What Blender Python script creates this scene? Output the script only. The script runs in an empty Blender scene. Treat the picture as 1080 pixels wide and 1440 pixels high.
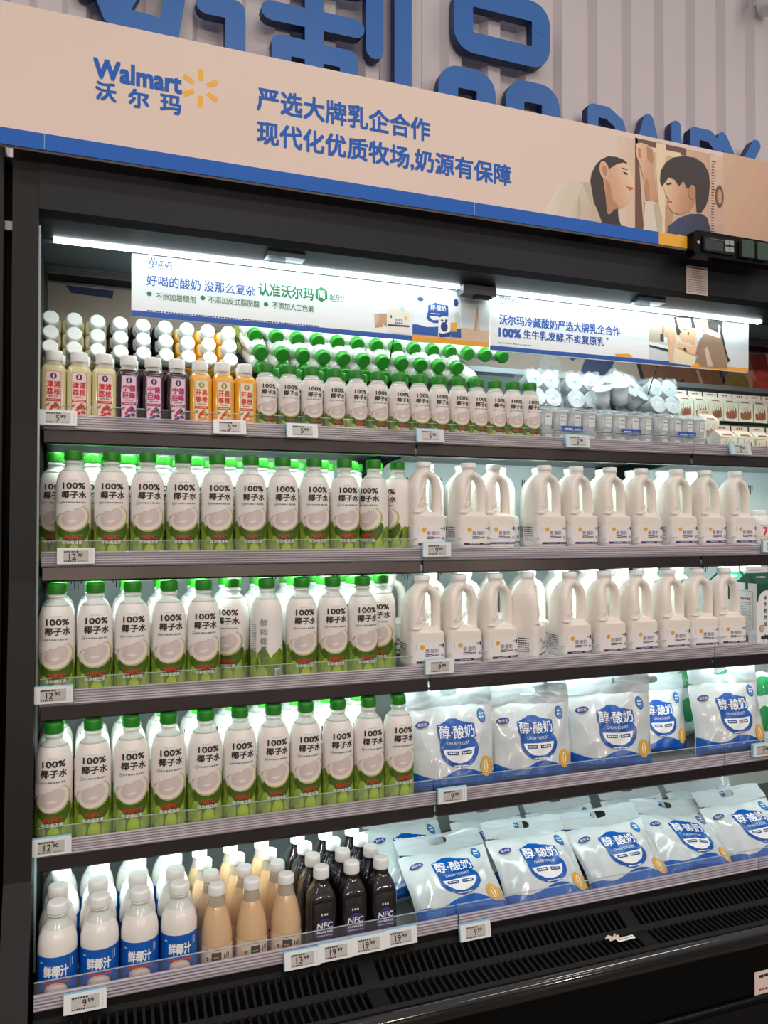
import bpy, bmesh, math, random
import numpy as np
from mathutils import Vector, Matrix
random.seed(7)
SC = bpy.context.scene
COL = SC.collection
PI = math.pi

# ------------------------------------------------------------------ camera
FPX, YAW, PITCH, ROLL = 1130.0, math.radians(20.83), math.radians(0.80), math.radians(0.07)
CAM = np.array([0.079, -2.0, 1.5])
_f = np.array([math.sin(YAW)*math.cos(PITCH), math.cos(YAW)*math.cos(PITCH), math.sin(PITCH)])
_r = np.array([math.cos(YAW), -math.sin(YAW), 0.0])
_u = np.cross(_r, _f)
_r, _u = math.cos(ROLL)*_r+math.sin(ROLL)*_u, -math.sin(ROLL)*_r+math.cos(ROLL)*_u
cd = bpy.data.cameras.new('camera'); cam = bpy.data.objects.new('camera', cd); COL.objects.link(cam)
cd.sensor_fit = 'VERTICAL'; cd.sensor_height = 24.0; cd.lens = FPX/1440*24.0
cd.clip_start = 0.05; cd.clip_end = 60
cam.matrix_world = Matrix(((_r[0], _u[0], -_f[0], CAM[0]), (_r[1], _u[1], -_f[1], CAM[1]), (_r[2], _u[2], -_f[2], CAM[2]), (0, 0, 0, 1)))
SC.camera = cam

def at(px, py, Y):
    """where the line of sight through a photo pixel meets the upright plane y = Y"""
    d = _f + _r*(px-540)/FPX + _u*(720-py)/FPX
    q = CAM + d*((Y-CAM[1])/d[1])
    return float(q[0]), float(q[2])

# ------------------------------------------------------------------ world, lamps, exposure
w = bpy.data.worlds.new('store_air'); SC.world = w; w.use_nodes = True
bg = w.node_tree.nodes['Background']
bg.inputs[1].default_value = 1.0
_g = w.node_tree.nodes.new('ShaderNodeTexCoord'); _s = w.node_tree.nodes.new('ShaderNodeSeparateXYZ'); _m = w.node_tree.nodes.new('ShaderNodeMapRange'); _rp = w.node_tree.nodes.new('ShaderNodeValToRGB')
_m.inputs['From Min'].default_value = -1.0; _m.inputs['From Max'].default_value = 1.0       # a pale ceiling above, the dim far aisles around
w.node_tree.links.new(_g.outputs['Generated'], _s.inputs[0]); w.node_tree.links.new(_s.outputs['Z'], _m.inputs['Value']); w.node_tree.links.new(_m.outputs['Result'], _rp.inputs['Fac']); w.node_tree.links.new(_rp.outputs['Color'], bg.inputs[0])
_rp.color_ramp.elements[0].position = 0.46; _rp.color_ramp.elements[0].color = (0.10, 0.09, 0.088, 1)
_rp.color_ramp.elements[1].position = 0.72; _rp.color_ramp.elements[1].color = (0.55, 0.515, 0.505, 1)
SC.view_settings.view_transform = 'Standard'; SC.view_settings.look = 'None'
SC.view_settings.exposure = 0.0; SC.view_settings.gamma = 1.0
SC.view_settings.use_curve_mapping = False
LED_W, CANOPY_W, STORE_W = 2.4, 0.9, 36.0

def area(name, loc, target, sx, sy, watts, col, spread=180):
    l = bpy.data.lights.new(name, 'AREA'); l.shape = 'RECTANGLE'; l.size = sx; l.size_y = sy
    l.energy = watts; l.color = col; l.spread = math.radians(spread)
    o = bpy.data.objects.new(name, l); COL.objects.link(o); o.location = loc
    d = Vector(target)-Vector(loc)
    o.rotation_euler = d.to_track_quat('-Z', 'Y').to_euler()
    return o
WARM = (1.0, 0.90, 0.83); COOL = (0.80, 1.0, 0.97)
for i, (lx, ly) in enumerate(((-2.0, -2.6), (1.2, -2.6), (4.4, -2.6), (-2.0, -5.4), (1.2, -5.4), (4.4, -5.4))):
    area('store_lamp', (lx, ly, 4.7), (lx, ly, 0), 1.5, 0.30, STORE_W, WARM)
for i, lx in enumerate((-2.6, -1.1, .1, 1.5, 2.9, 4.6)):       # round pendant lamps over the far aisles
    l = bpy.data.lights.new('aisle_lamp', 'POINT'); l.energy = 260; l.color = (1.0, 0.84, 0.66); l.shadow_soft_size = 0.16
    o = bpy.data.objects.new('aisle_lamp', l); COL.objects.link(o); o.location = (lx*1.9, -14.5+.8*(i % 2), 3.9)

# ------------------------------------------------------------------ materials
def lin(c):
    return tuple(((v/255.0)/12.92 if v/255.0 <= 0.04045 else ((v/255.0+0.055)/1.055)**2.4) for v in c)+(1.0,)
MATS = {}
def pm(name, rgb, rough=0.5, metal=0.0, noise=0.0, nscale=30.0, bump=0.0, bscale=60.0, emit=0.0, spec=0.5, coat=0.0, trans=0.0, sss=0.0, bdist=0.002, ridged=False, stretch=None):
    """procedural surface: base colour (with an optional noise mottle), gloss, bump, optional see-through share"""
    m = bpy.data.materials.new(name); m.use_nodes = True
    nt = m.node_tree; b = nt.nodes['Principled BSDF']
    c = lin(rgb)
    b.inputs['Base Color'].default_value = c
    b.inputs['Roughness'].default_value = rough; b.inputs['Metallic'].default_value = metal
    b.inputs['Specular IOR Level'].default_value = spec
    if coat: b.inputs['Coat Weight'].default_value = coat; b.inputs['Coat Roughness'].default_value = 0.08
    if sss:
        b.inputs['Subsurface Weight'].default_value = sss; b.inputs['Subsurface Radius'].default_value = (0.02, 0.02, 0.02)
        b.inputs['Subsurface Scale'].default_value = 0.5
    tc = None
    if noise or bump:
        tc = nt.nodes.new('ShaderNodeTexCoord')
    if noise:
        n = nt.nodes.new('ShaderNodeTexNoise'); n.inputs['Scale'].default_value = nscale; n.inputs['Detail'].default_value = 4
        if stretch:
            mpg = nt.nodes.new('ShaderNodeMapping'); mpg.inputs['Scale'].default_value = stretch; nt.links.new(tc.outputs['Object'], mpg.inputs['Vector']); nt.links.new(mpg.outputs[0], n.inputs['Vector'])
        else: nt.links.new(tc.outputs['Object'], n.inputs['Vector'])
        r = nt.nodes.new('ShaderNodeValToRGB')
        r.color_ramp.elements[0].position = 0.3; r.color_ramp.elements[1].position = 0.7
        r.color_ramp.elements[0].color = tuple(v*(1-noise) for v in c[:3])+(1,)
        r.color_ramp.elements[1].color = tuple(min(1, v*(1+noise)) for v in c[:3])+(1,)
        nt.links.new(n.outputs['Fac'], r.inputs['Fac']); nt.links.new(r.outputs['Color'], b.inputs['Base Color'])
    if bump:
        n2 = nt.nodes.new('ShaderNodeTexNoise'); n2.inputs['Scale'].default_value = bscale; n2.inputs['Detail'].default_value = 5
        if ridged: n2.noise_type = 'RIDGED_MULTIFRACTAL'; n2.inputs['Detail'].default_value = 2.5; n2.inputs['Distortion'].default_value = 0.6
        nt.links.new(tc.outputs['Object'], n2.inputs['Vector'])
        bp = nt.nodes.new('ShaderNodeBump'); bp.inputs['Strength'].default_value = bump; bp.inputs['Distance'].default_value = bdist
        nt.links.new(n2.outputs['Fac'], bp.inputs['Height']); nt.links.new(bp.outputs['Normal'], b.inputs['Normal'])
    if emit:
        b.inputs['Emission Color'].default_value = c; b.inputs['Emission Strength'].default_value = emit
    if trans:
        t = nt.nodes.new('ShaderNodeBsdfTransparent'); mx = nt.nodes.new('ShaderNodeMixShader'); mx.inputs[0].default_value = trans
        out = nt.nodes['Material Output']
        nt.links.new(b.outputs[0], mx.inputs[1]); nt.links.new(t.outputs[0], mx.inputs[2]); nt.links.new(mx.outputs[0], out.inputs['Surface'])
    MATS[name] = m
    return m

pm('case_black', (27, 26, 28), 0.45, noise=0.10, nscale=6, spec=0.25)
pm('canopy_black', (26, 28, 35), 0.40, noise=0.08, nscale=5, spec=0.25)
pm('deep_black', (8, 8, 9), 0.6, spec=0.25)
pm('gloss_black', (5, 5, 5), 0.28, spec=0.15)
pm('grille_black', (17, 16, 15), 0.55, noise=0.2, nscale=25, spec=0.2)
pm('duct_grey', (60, 66, 72), 0.4)
pm('honeycomb', (84, 96, 104), 0.5, bump=0.9, bscale=220, bdist=0.004)
pm('liner_white', (214, 222, 222), 0.4, noise=0.03, nscale=8)
pm('slot_dark', (40, 46, 50), 0.6)
pm('shelf_steel', (120, 122, 124), 0.4, metal=0.3, noise=0.06, nscale=12)
pm('lip_steel', (66, 61, 62), 0.27, metal=0.85, noise=0.10, nscale=9)
pm('rail_clear', (196, 186, 196), 0.16, trans=0.55, coat=0.4, noise=0.35, nscale=1.0, stretch=(2.2, 90, 210))  # stretched noise paints bright highlight streaks into the rail colour
pm('rail_rib', (210, 202, 212), 0.14, trans=0.36, coat=0.4, noise=0.4, nscale=1.0, stretch=(1.6, 120, 160))  # highlight streaks on the ribs put into the colour likewise
pm('acrylic', (215, 222, 226), 0.06, trans=0.955)
pm('acrylic_edge', (190, 205, 206), 0.2, trans=0.25)
pm('led', (235, 252, 255), 0.4, emit=9.0)
pm('led_small', (225, 255, 250), 0.4, emit=4.0)
pm('sign_beige', (234, 213, 201), 0.55, noise=0.025, nscale=2.5)
pm('sign_blue', (24, 98, 194), 0.5, spec=0.3)
pm('sign_yellow', (242, 178, 52), 0.45)
pm('logo_yellow', (246, 184, 62), 0.5)
pm('letter_blue', (50, 116, 200), 0.4, noise=0.05, nscale=3)
pm('letter_side', (20, 52, 108), 0.5)
pm('wall_grey', (224, 217, 222), 0.6, noise=0.03, nscale=2)
pm('floor_tile', (88, 84, 80), 0.35, noise=0.06, nscale=3)
pm('banner_white', (236, 240, 245), 0.45)
pm('print_blue', (28, 84, 170), 0.5)
pm('print_navy', (28, 56, 120), 0.5)
pm('print_green', (30, 122, 82), 0.5)
pm('print_grey', (120, 130, 140), 0.5)
pm('print_pale', (206, 212, 216), 0.5)
pm('print_black', (44, 38, 38), 0.5)
pm('print_white', (244, 244, 244), 0.5)
pm('print_orange', (240, 165, 50), 0.5)
pm('skin', (226, 182, 146), 0.5); pm('skin_dark', (190, 138, 104), 0.5); pm('skin_light', (240, 206, 174), 0.5)
pm('hair', (46, 36, 38), 0.5); pm('robe', (226, 214, 198), 0.5); pm('robe_shade', (200, 184, 164), 0.5)
pm('navy_cloth', (42, 52, 88), 0.5); pm('wood_print', (110, 72, 58), 0.5); pm('cream_print', (238, 218, 184), 0.5)
pm('tan_print', (196, 152, 122), 0.5); pm('dress_print', (150, 122, 98), 0.5); pm('beige_print', (214, 184, 158), 0.5)
pm('lips', (196, 96, 86), 0.5)
pm('rear_beige', (172, 150, 136), 0.5, noise=0.04, nscale=3); pm('table_brown', (128, 84, 62), 0.5, noise=0.15, nscale=12)
pm('meat_red', (208, 84, 72), 0.5, noise=0.2, nscale=25); pm('pickle', (138, 120, 62), 0.5, noise=0.2, nscale=30)
pm('shoe_grey', (176, 164, 158), 0.5, noise=0.15, nscale=40)
# packaging
pm('sleeve_white', (236, 230, 226), 0.35, noise=0.01, nscale=10)
pm('neck_clear', (230, 236, 230), 0.12, trans=0.22, coat=0.3)
pm('cap_green', (34, 132, 26), 0.35)
pm('cap_green_small', (52, 190, 52), 0.35)
pm('cap_white', (240, 242, 240), 0.38)
pm('coco_green', (112, 140, 42), 0.4, noise=0.28, nscale=28)
pm('coco_light', (158, 184, 78), 0.4, noise=0.18, nscale=40)
pm('coco_dark', (70, 98, 28), 0.4, noise=0.25, nscale=30)
pm('coco_rim', (176, 182, 104), 0.4)
pm('flesh', (236, 222, 214), 0.4); pm('flesh_in', (212, 198, 194), 0.4, noise=0.05, nscale=40)
pm('nfc_red', (204, 52, 40), 0.4)
pm('jug_white', (236, 228, 220), 0.4, sss=0.0)
pm('jug_label', (238, 232, 232), 0.35)
pm('jug_print', (66, 58, 110), 0.4); pm('jug_bar', (48, 46, 112), 0.4); pm('dot_yellow', (230, 176, 60), 0.4)
pm('bag_white', (204, 211, 214), 0.17, noise=0.05, nscale=14, bump=0.35, bscale=22, coat=0.5, bdist=0.006)
pm('bag_flap', (198, 204, 208), 0.14, noise=0.04, nscale=18, bump=0.35, bscale=22, trans=0.36, coat=0.5, bdist=0.006)
pm('bag_blue', (2, 84, 172), 0.24, bump=0.3, bscale=22, coat=0.15, noise=0.08, nscale=20, bdist=0.006)
pm('bag_text', (236, 240, 244), 0.3)
pm('bag_gold', (222, 170, 60), 0.3); pm('bag_sky', (60, 130, 196), 0.25); pm('bag_purple', (58, 60, 130), 0.25); pm('bag_lime', (140, 180, 70), 0.3)
pm('lychee', (222, 212, 160), 0.15, coat=0.5, noise=0.04, nscale=14); pm('grape', (44, 22, 40), 0.12, coat=0.6); pm('orange_juice', (240, 168, 34), 0.15, coat=0.5, noise=0.05, nscale=14)
pm('juice_clear', (226, 226, 214), 0.1, trans=0.45, coat=0.4)
pm('label_pink', (248, 214, 206), 0.5); pm('label_lilac', (238, 206, 222), 0.5); pm('label_peach', (250, 226, 196), 0.5)
pm('ink_red', (208, 40, 50), 0.5); pm('ink_magenta', (190, 44, 110), 0.5); pm('ink_orange', (216, 70, 40), 0.5)
pm('seal_navy', (52, 50, 110), 0.5); pm('seal_green', (130, 160, 70), 0.5); pm('fruit_red', (214, 50, 46), 0.5, noise=0.25, nscale=90)
pm('fruit_purple', (74, 62, 128), 0.5, noise=0.25, nscale=90); pm('fruit_orange', (240, 164, 56), 0.5, noise=0.15, nscale=90); pm('leaf', (90, 130, 70), 0.5)
pm('coco_milk', (236, 232, 226), 0.22, coat=0.3); pm('milk_blue', (14, 92, 186), 0.3)
pm('shell_brown', (58, 38, 34), 0.5); pm('flesh_pink', (226, 196, 180), 0.4); pm('red_brown', (150, 66, 54), 0.5)
pm('beige_drink', (214, 178, 138), 0.14, coat=0.5, noise=0.02, nscale=10); pm('beige_neck', (206, 192, 172), 0.1, trans=0.35, coat=0.4); pm('cream_label', (232, 208, 188), 0.4)
pm('dark_juice', (22, 14, 18), 0.10, coat=0.7); pm('purple_label', (66, 48, 110), 0.3, noise=0.4, nscale=50)
pm('tag_white', (232, 236, 238), 0.35); pm('tag_blue', (150, 208, 236), 0.3); pm('tag_screen', (196, 192, 188), 0.3); pm('tag_dim', (200, 214, 222), 0.35)
pm('film', (236, 242, 246), 0.05, trans=0.82, bump=0.8, bscale=55, coat=0.6, bdist=0.008)
pm('cup_white', (232, 236, 238), 0.3); pm('cup_foil', (206, 214, 220), 0.25, metal=0.3, bump=0.3, bscale=60)
pm('carton_cream', (232, 234, 214), 0.45); pm('carton_brown', (150, 92, 60), 0.5, noise=0.3, nscale=120); pm('carton_top', (226, 220, 206), 0.45)
pm('carton_green', (22, 84, 62), 0.4); pm('pouch_green', (30, 130, 76), 0.3)
pm('paper', (212, 196, 186), 0.6, noise=0.04, nscale=60); pm('sticker', (226, 206, 198), 0.5)
pm('metal_clip', (60, 72, 84), 0.35, metal=0.4); pm('nose_black', (8, 7, 8), 0.10, coat=0.7); pm('button_green', (40, 66, 52), 0.4, noise=0.2, nscale=90); pm('key_pale', (140, 160, 152), 0.4); pm('screw', (180, 180, 176), 0.3, metal=0.9)
pm('clip_clear', (150, 170, 190), 0.15, trans=0.5); pm('pink_film', (224, 70, 120), 0.3); pm('rear_rail', (150, 156, 160), 0.35, metal=0.4); pm('soft_blue', (130, 180, 204), 0.4)

# ------------------------------------------------------------------ mesh helpers
class MB:
    """collects vertices and faces (several materials) and links them as ONE mesh object"""
    def __init__(s): s.v = []; s.f = []; s.m = []; s.s = []; s.mats = []
    def mi(s, name):
        if name not in s.mats: s.mats.append(name)
        return s.mats.index(name)
    def add(s, vs, fs, m, smooth=False):
        o = len(s.v); s.v.extend([tuple(map(float, p)) for p in vs]); k = s.mi(m)
        for f in fs: s.f.append(tuple(i+o for i in f)); s.m.append(k); s.s.append(smooth)
        return s
    def box(s, x0, x1, y0, y1, z0, z1, m, M=None):
        vs = [(x, y, z) for x in (x0, x1) for y in (y0, y1) for z in (z0, z1)]
        if M is not None: vs = [tuple(M @ Vector(p)) for p in vs]
        return s.add(vs, [(0, 1, 3, 2), (4, 6, 7, 5), (0, 4, 5, 1), (2, 3, 7, 6), (0, 2, 6, 4), (1, 5, 7, 3)], m)
    def extr(s, prof, x0, x1, m, smooth=False):
        """a closed (y, z) outline drawn out along x"""
        n = len(prof)
        vs = [(x0, y, z) for y, z in prof]+[(x1, y, z) for y, z in prof]
        fs = [(i, (i+1) % n, (i+1) % n+n, i+n) for i in range(n)]
        s.add(vs, fs, m, smooth); return s.add(vs, [tuple(range(n))[::-1], tuple(range(n, 2*n))], m)
    def prism(s, poly, y0, y1, m, mside=None):
        """a closed (x, z) outline drawn out along y; y0 is its front"""
        n = len(poly)
        vs = [(x, y0, z) for x, z in poly]+[(x, y1, z) for x, z in poly]
        s.add(vs, [tuple(range(n)), tuple(range(n, 2*n))[::-1]], m)
        return s.add(vs, [(i, i+n, (i+1) % n+n, (i+1) % n) for i in range(n)], mside or m)
    def lathe(s, prof, m, n=32, sq=None, smooth=True, cx=0, cy=0, capb=True, capt=True):
        """(radius, z) profile turned about z; sq = (power, sx, sy) makes the section a rounded square"""
        vs = []
        for r, z in prof:
            for i in range(n):
                a = 2*PI*i/n
                c, d = math.sin(a), -math.cos(a)
                if sq:
                    p, sx, sy = sq
                    pw = p if r > 0.021 or p == 2 else 2+(p-2)*max(0, (r-0.016)/0.005)
                    k = (abs(c)**pw+abs(d)**pw)**(-1.0/pw)
                    t = 1.0 if r > 0.021 else max(0, (r-0.016)/0.005)
                    vs.append((cx+r*k*c*(1+(sx-1)*t), cy+r*k*d*(1+(sy-1)*t), z))
                else: vs.append((cx+r*c, cy+r*d, z))
        fs = []
        for j in range(len(prof)-1):
            for i in range(n):
                fs.append((j*n+i, j*n+(i+1) % n, (j+1)*n+(i+1) % n, (j+1)*n+i))
        o = len(s.v); s.add(vs, fs, m, smooth); L = (len(prof)-1)*n
        if capb: s.f.append(tuple(o+i for i in range(n))[::-1]); s.m.append(s.mi(m)); s.s.append(False)
        if capt: s.f.append(tuple(o+L+i for i in range(n))); s.m.append(s.mi(m)); s.s.append(False)
        return s
    def tube(s, pts, rad, m, n=8, ry=None, smooth=True):
        pts = [Vector(p) for p in pts]; vs = []; rads = rad if isinstance(rad, (list, tuple)) else [rad]*len(pts)
        for i, p in enumerate(pts):
            t = (pts[min(i+1, len(pts)-1)]-pts[max(i-1, 0)]).normalized()
            yv = Vector((0, 1, 0)) if abs(t.y) < 0.9 else Vector((1, 0, 0))
            a = t.cross(yv).normalized(); b = a.cross(t).normalized()
            for k in range(n):
                an = 2*PI*k/n
                vs.append(p+a*rads[i]*math.cos(an)+b*(ry if ry else rads[i])*math.sin(an))
        fs = [(i*n+k, i*n+(k+1) % n, (i+1)*n+(k+1) % n, (i+1)*n+k) for i in range(len(pts)-1) for k in range(n)]
        fs += [tuple(range(n))[::-1], tuple(range((len(pts)-1)*n, len(pts)*n))]
        return s.add(vs, fs, m, smooth)
    def grid(s, fn, nu, nv, m, smooth=True, skip=None):
        vs = [fn(i/nu, j/nv) for j in range(nv+1) for i in range(nu+1)]
        fs = [(j*(nu+1)+i, j*(nu+1)+i+1, (j+1)*(nu+1)+i+1, (j+1)*(nu+1)+i) for j in range(nv) for i in range(nu) if not (skip and skip((i+.5)/nu, (j+.5)/nv))]
        return s.add(vs, fs, m, smooth)
    def build(s, name, parent=None, bevel=0, loc=None, solid=True):
        me = bpy.data.meshes.new(name); me.from_pydata(s.v, [], s.f)
        for k in s.mats: me.materials.append(MATS[k])
        me.polygons.foreach_set('material_index', s.m); me.polygons.foreach_set('use_smooth', s.s)
        if solid:
            bm = bmesh.new(); bm.from_mesh(me); bmesh.ops.recalc_face_normals(bm, faces=bm.faces); bm.to_mesh(me); bm.free()
        me.update()
        o = bpy.data.objects.new(name, me); COL.objects.link(o)
        if parent: o.parent = parent
        if loc: o.location = loc
        if bevel:
            b = o.modifiers.new('bevel', 'BEVEL'); b.width = bevel; b.segments = 2; b.limit_method = 'ANGLE'; b.angle_limit = 0.7
        return o

def tag(o, label=None, cat=None, group=None, kind=None):
    if label: o['label'] = label
    if cat: o['category'] = cat
    if group: o['group'] = group
    if kind: o['kind'] = kind
    return o
def thing(name, label, cat, loc=(0, 0, 0), rot=(0, 0, 0), group=None):
    o = bpy.data.objects.new(name, None); COL.objects.link(o)
    o.empty_display_size = 0.05; o.location = loc; o.rotation_euler = rot
    return tag(o, label, cat, group)
def dup(root, label, loc, rot=(0, 0, 0), group=None, scale=None):
    """a copy of a thing with a copy of every part and sub-part (mesh data shared)"""
    r = root.copy(); COL.objects.link(r); r.location = loc; r.rotation_euler = rot; r['label'] = label
    if group: r['group'] = group
    if scale: r.scale = scale
    for ch in list(root.children):
        c = ch.copy(); COL.objects.link(c); c.parent = r
        for g in list(ch.children):
            d = g.copy(); COL.objects.link(d); d.parent = c
    return r
USED = set()
def place(proto, label, loc, rot=(0, 0, 0), group=None, scale=None):
    """the first call moves the prototype itself, later calls copy it"""
    if proto.name not in USED:
        USED.add(proto.name); proto.location = loc; proto.rotation_euler = rot; proto['label'] = label
        if group: proto['group'] = group
        if scale: proto.scale = scale
        return proto
    return dup(proto, label, loc, rot, group, scale)
ORD = ['first', 'second', 'third', 'fourth', 'fifth', 'sixth', 'seventh', 'eighth', 'ninth', 'tenth', 'eleventh', 'twelfth', 'thirteenth', 'fourteenth', 'fifteenth', 'sixteenth', 'seventeenth']

_tc = {}
def text_mesh(sx, bold, space=1.0):
    """outline of a line of writing, filled: (verts2d, faces), scaled to a unit box 0..1 x 0..1 with its aspect"""
    key = (sx, round(bold, 4), space)
    if key in _tc: return _tc[key]
    c = bpy.data.curves.new('lettering', 'FONT'); c.body = sx; c.resolution_u = 2; c.space_character = space
    o = bpy.data.objects.new('lettering', c); COL.objects.link(o)
    dg = bpy.context.evaluated_depsgraph_get(); dg.update()
    me = bpy.data.meshes.new_from_object(o.evaluated_get(dg))
    V = np.array([v.co[:2] for v in me.vertices]); F = [tuple(p.vertices) for p in me.polygons]
    bpy.data.objects.remove(o); bpy.data.curves.remove(c); bpy.data.meshes.remove(me)
    if bold > 0:                                   # heavier strokes: the outline laid down several times a hair apart
        sh = [(bold, bold), (-bold, bold), (bold, -bold), (-bold, -bold)]
        n = len(V); V = np.concatenate([V+np.array(q) for q in sh])
    lo, hi = V.min(0), V.max(0)
    V = (V-lo)/(hi-lo); nc = 4 if bold > 0 else 1
    _tc[key] = ([V[i*len(V)//nc:(i+1)*len(V)//nc] for i in range(nc)], F, (hi-lo)[0]/(hi-lo)[1])
    return _tc[key]

def tone(c):
    q = tuple(int(round(v/6.0)*6) for v in c); nm = 'ink_%d_%d_%d' % q
    if nm not in MATS: pm(nm, q, 0.5)
    return nm
class Decal:
    """flat printed shapes laid on a surface: mp(a, b, layer) -> 3D point; gx = spacing of cuts so that print follows a curve"""
    def __init__(s, mb, mp, gx=None, gz=None): s.mb = mb; s.mp = mp; s.gx = gx; s.gz = gz
    def put(s, V, F, m, layer):
        if s.gx or s.gz:
            bm = bmesh.new(); vs = [bm.verts.new((p[0], p[1], 0)) for p in V]
            for f in F:
                try: bm.faces.new([vs[i] for i in f])
                except ValueError: pass
            big = [f for f in bm.faces if len(f.verts) > 4]
            if big: bmesh.ops.triangulate(bm, faces=big)
            for ax, g in ((0, s.gx), (1, s.gz)):
                if not g: continue
                lo = min(v.co[ax] for v in bm.verts); hi = max(v.co[ax] for v in bm.verts)
                k = math.ceil(lo/g+1e-6)
                while k*g < hi-1e-6:
                    co = [0, 0, 0]; no = [0, 0, 0]; co[ax] = k*g; no[ax] = 1
                    bmesh.ops.bisect_plane(bm, geom=bm.verts[:]+bm.edges[:]+bm.faces[:], plane_co=co, plane_no=no, dist=1e-7); k += 1
            bm.verts.index_update()
            V = [(v.co.x, v.co.y) for v in bm.verts]; F = [tuple(v.index for v in f.verts) for f in bm.faces]; bm.free()
        s.mb.add([s.mp(p[0], p[1], layer) for p in V], F, m, False)
    def poly(s, pts, m, layer=1): s.put(pts, [tuple(range(len(pts)))], m, layer)
    def grad(s, pts, c0, c1, ang=0, layer=1, n=10):
        """printed area whose ink runs from colour c0 to c1 along the direction ang"""
        ca, sa = math.cos(math.radians(ang)), math.sin(math.radians(ang)); pr = [p[0]*ca+p[1]*sa for p in pts]; lo, hi = min(pr), max(pr)
        bm = bmesh.new(); bm.faces.new([bm.verts.new((p[0], p[1], 0)) for p in pts]); bmesh.ops.triangulate(bm, faces=bm.faces[:])
        for k in range(1, n):
            t = lo+(hi-lo)*k/n
            bmesh.ops.bisect_plane(bm, geom=bm.verts[:]+bm.edges[:]+bm.faces[:], plane_co=(ca*t, sa*t, 0), plane_no=(ca, sa, 0), dist=1e-7)
        g = {}
        for f in bm.faces:
            c = f.calc_center_median(); k = min(n-1, max(0, int((c.x*ca+c.y*sa-lo)/(hi-lo)*n))); g.setdefault(k, []).append([(v.co.x, v.co.y) for v in f.verts])
        bm.free()
        for k, fl in g.items():
            f_ = k/(n-1); mt = tone(tuple(a+(b-a)*f_ for a, b in zip(c0, c1))); V = [p for f in fl for p in f]; F = []; o = 0
            for f in fl: F.append(tuple(range(o, o+len(f)))); o += len(f)
            s.put(V, F, mt, layer)
    def rect(s, x0, z0, x1, z1, m, layer=1): s.poly([(x0, z0), (x1, z0), (x1, z1), (x0, z1)], m, layer)
    def rrect(s, x0, z0, x1, z1, r, m, layer=1):
        s.poly(rrect(x0, z0, x1, z1, r), m, layer)
    def ell(s, cx, cz, rx, rz, m, layer=1, rot=0, n=24, a0=0, a1=360):
        P = []
        full = abs(a1-a0) >= 359.9
        for i in range(n if full else n+1):
            t = math.radians(a0+(a1-a0)*i/n); x, z = rx*math.cos(t), rz*math.sin(t)
            c, d = math.cos(math.radians(rot)), math.sin(math.radians(rot)); P.append((cx+x*c-z*d, cz+x*d+z*c))
        s.poly(P, m, layer)
    def line(s, pts, wd, m, layer=1):
        for (x0, z0), (x1, z1) in zip(pts[:-1], pts[1:]):
            L = math.hypot(x1-x0, z1-z0) or 1e-6; nx, nz = -(z1-z0)/L*wd/2, (x1-x0)/L*wd/2
            s.poly([(x0-nx, z0-nz), (x1-nx, z1-nz), (x1+nx, z1+nz), (x0+nx, z0+nz)], m, layer)
    def text(s, t, cx, cz, wd, h, m, layer=1, bold=0.02, space=1.0, slant=0.0):
        V, F, asp = text_mesh(t, bold, space)
        if wd is None: wd = h*asp
        for i, VV in enumerate(V): s.put([(cx+(p[0]-.5)*wd+slant*(p[1]-.5)*h, cz+(p[1]-.5)*h) for p in VV], F, m, layer+.13*i)
    def dashes(s, x0, x1, z, h, m, layer=1, n=8, seed=1):
        """a line of print too small to read"""
        rr = random.Random(seed); x = x0; step = (x1-x0)/n
        for i in range(n):
            s.rect(x, z-h/2*(.7+.3*rr.random()), x+step*(.55+.3*rr.random()), z+h/2*(.7+.3*rr.random()), m, layer); x += step

def rrect(x0, z0, x1, z1, r, n=5):
    P = []
    for cx, cz, a in ((x1-r, z1-r, 0), (x0+r, z1-r, 90), (x0+r, z0+r, 180), (x1-r, z0+r, 270)):
        for i in range(n+1):
            t = math.radians(a+90*i/n); P.append((cx+r*math.cos(t), cz+r*math.sin(t)))
    return P
def flat(Y, eps=0.0005):
    return lambda a, b, l: (a, Y-eps*l, b)
def cyl(R, eps=0.00035):
    return lambda a, b, l: ((R+eps*l)*math.sin(a/R), -(R+eps*l)*math.cos(a/R), b)

# ================================================================== the setting
m = MB(); m.box(-4, 7, -7, 1.3, -0.1, 0, 'floor_tile'); tag(m.build('floor'), kind='structure')
m = MB(); P = 0.1785; x = -2.0+0.052; pts = []
while x < 5.2:
    pts += [(x, 0.955), (x+0.022, 0.915), (x+0.078, 0.915), (x+0.100, 0.955)]; x += P
vs = [(a, b, 0) for a, b in pts]+[(a, b, 5.0) for a, b in pts]; n = len(pts)
m.add(vs, [(i, i+1, i+1+n, i+n) for i in range(n-1)], 'wall_grey')
m.add([(pts[0][0], .97, 0), (pts[-1][0], .97, 0), (pts[-1][0], .97, 5), (pts[0][0], .97, 5)], [(0, 1, 2, 3)], 'wall_grey')
tag(m.build('wall_back', solid=False), kind='structure')

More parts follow.
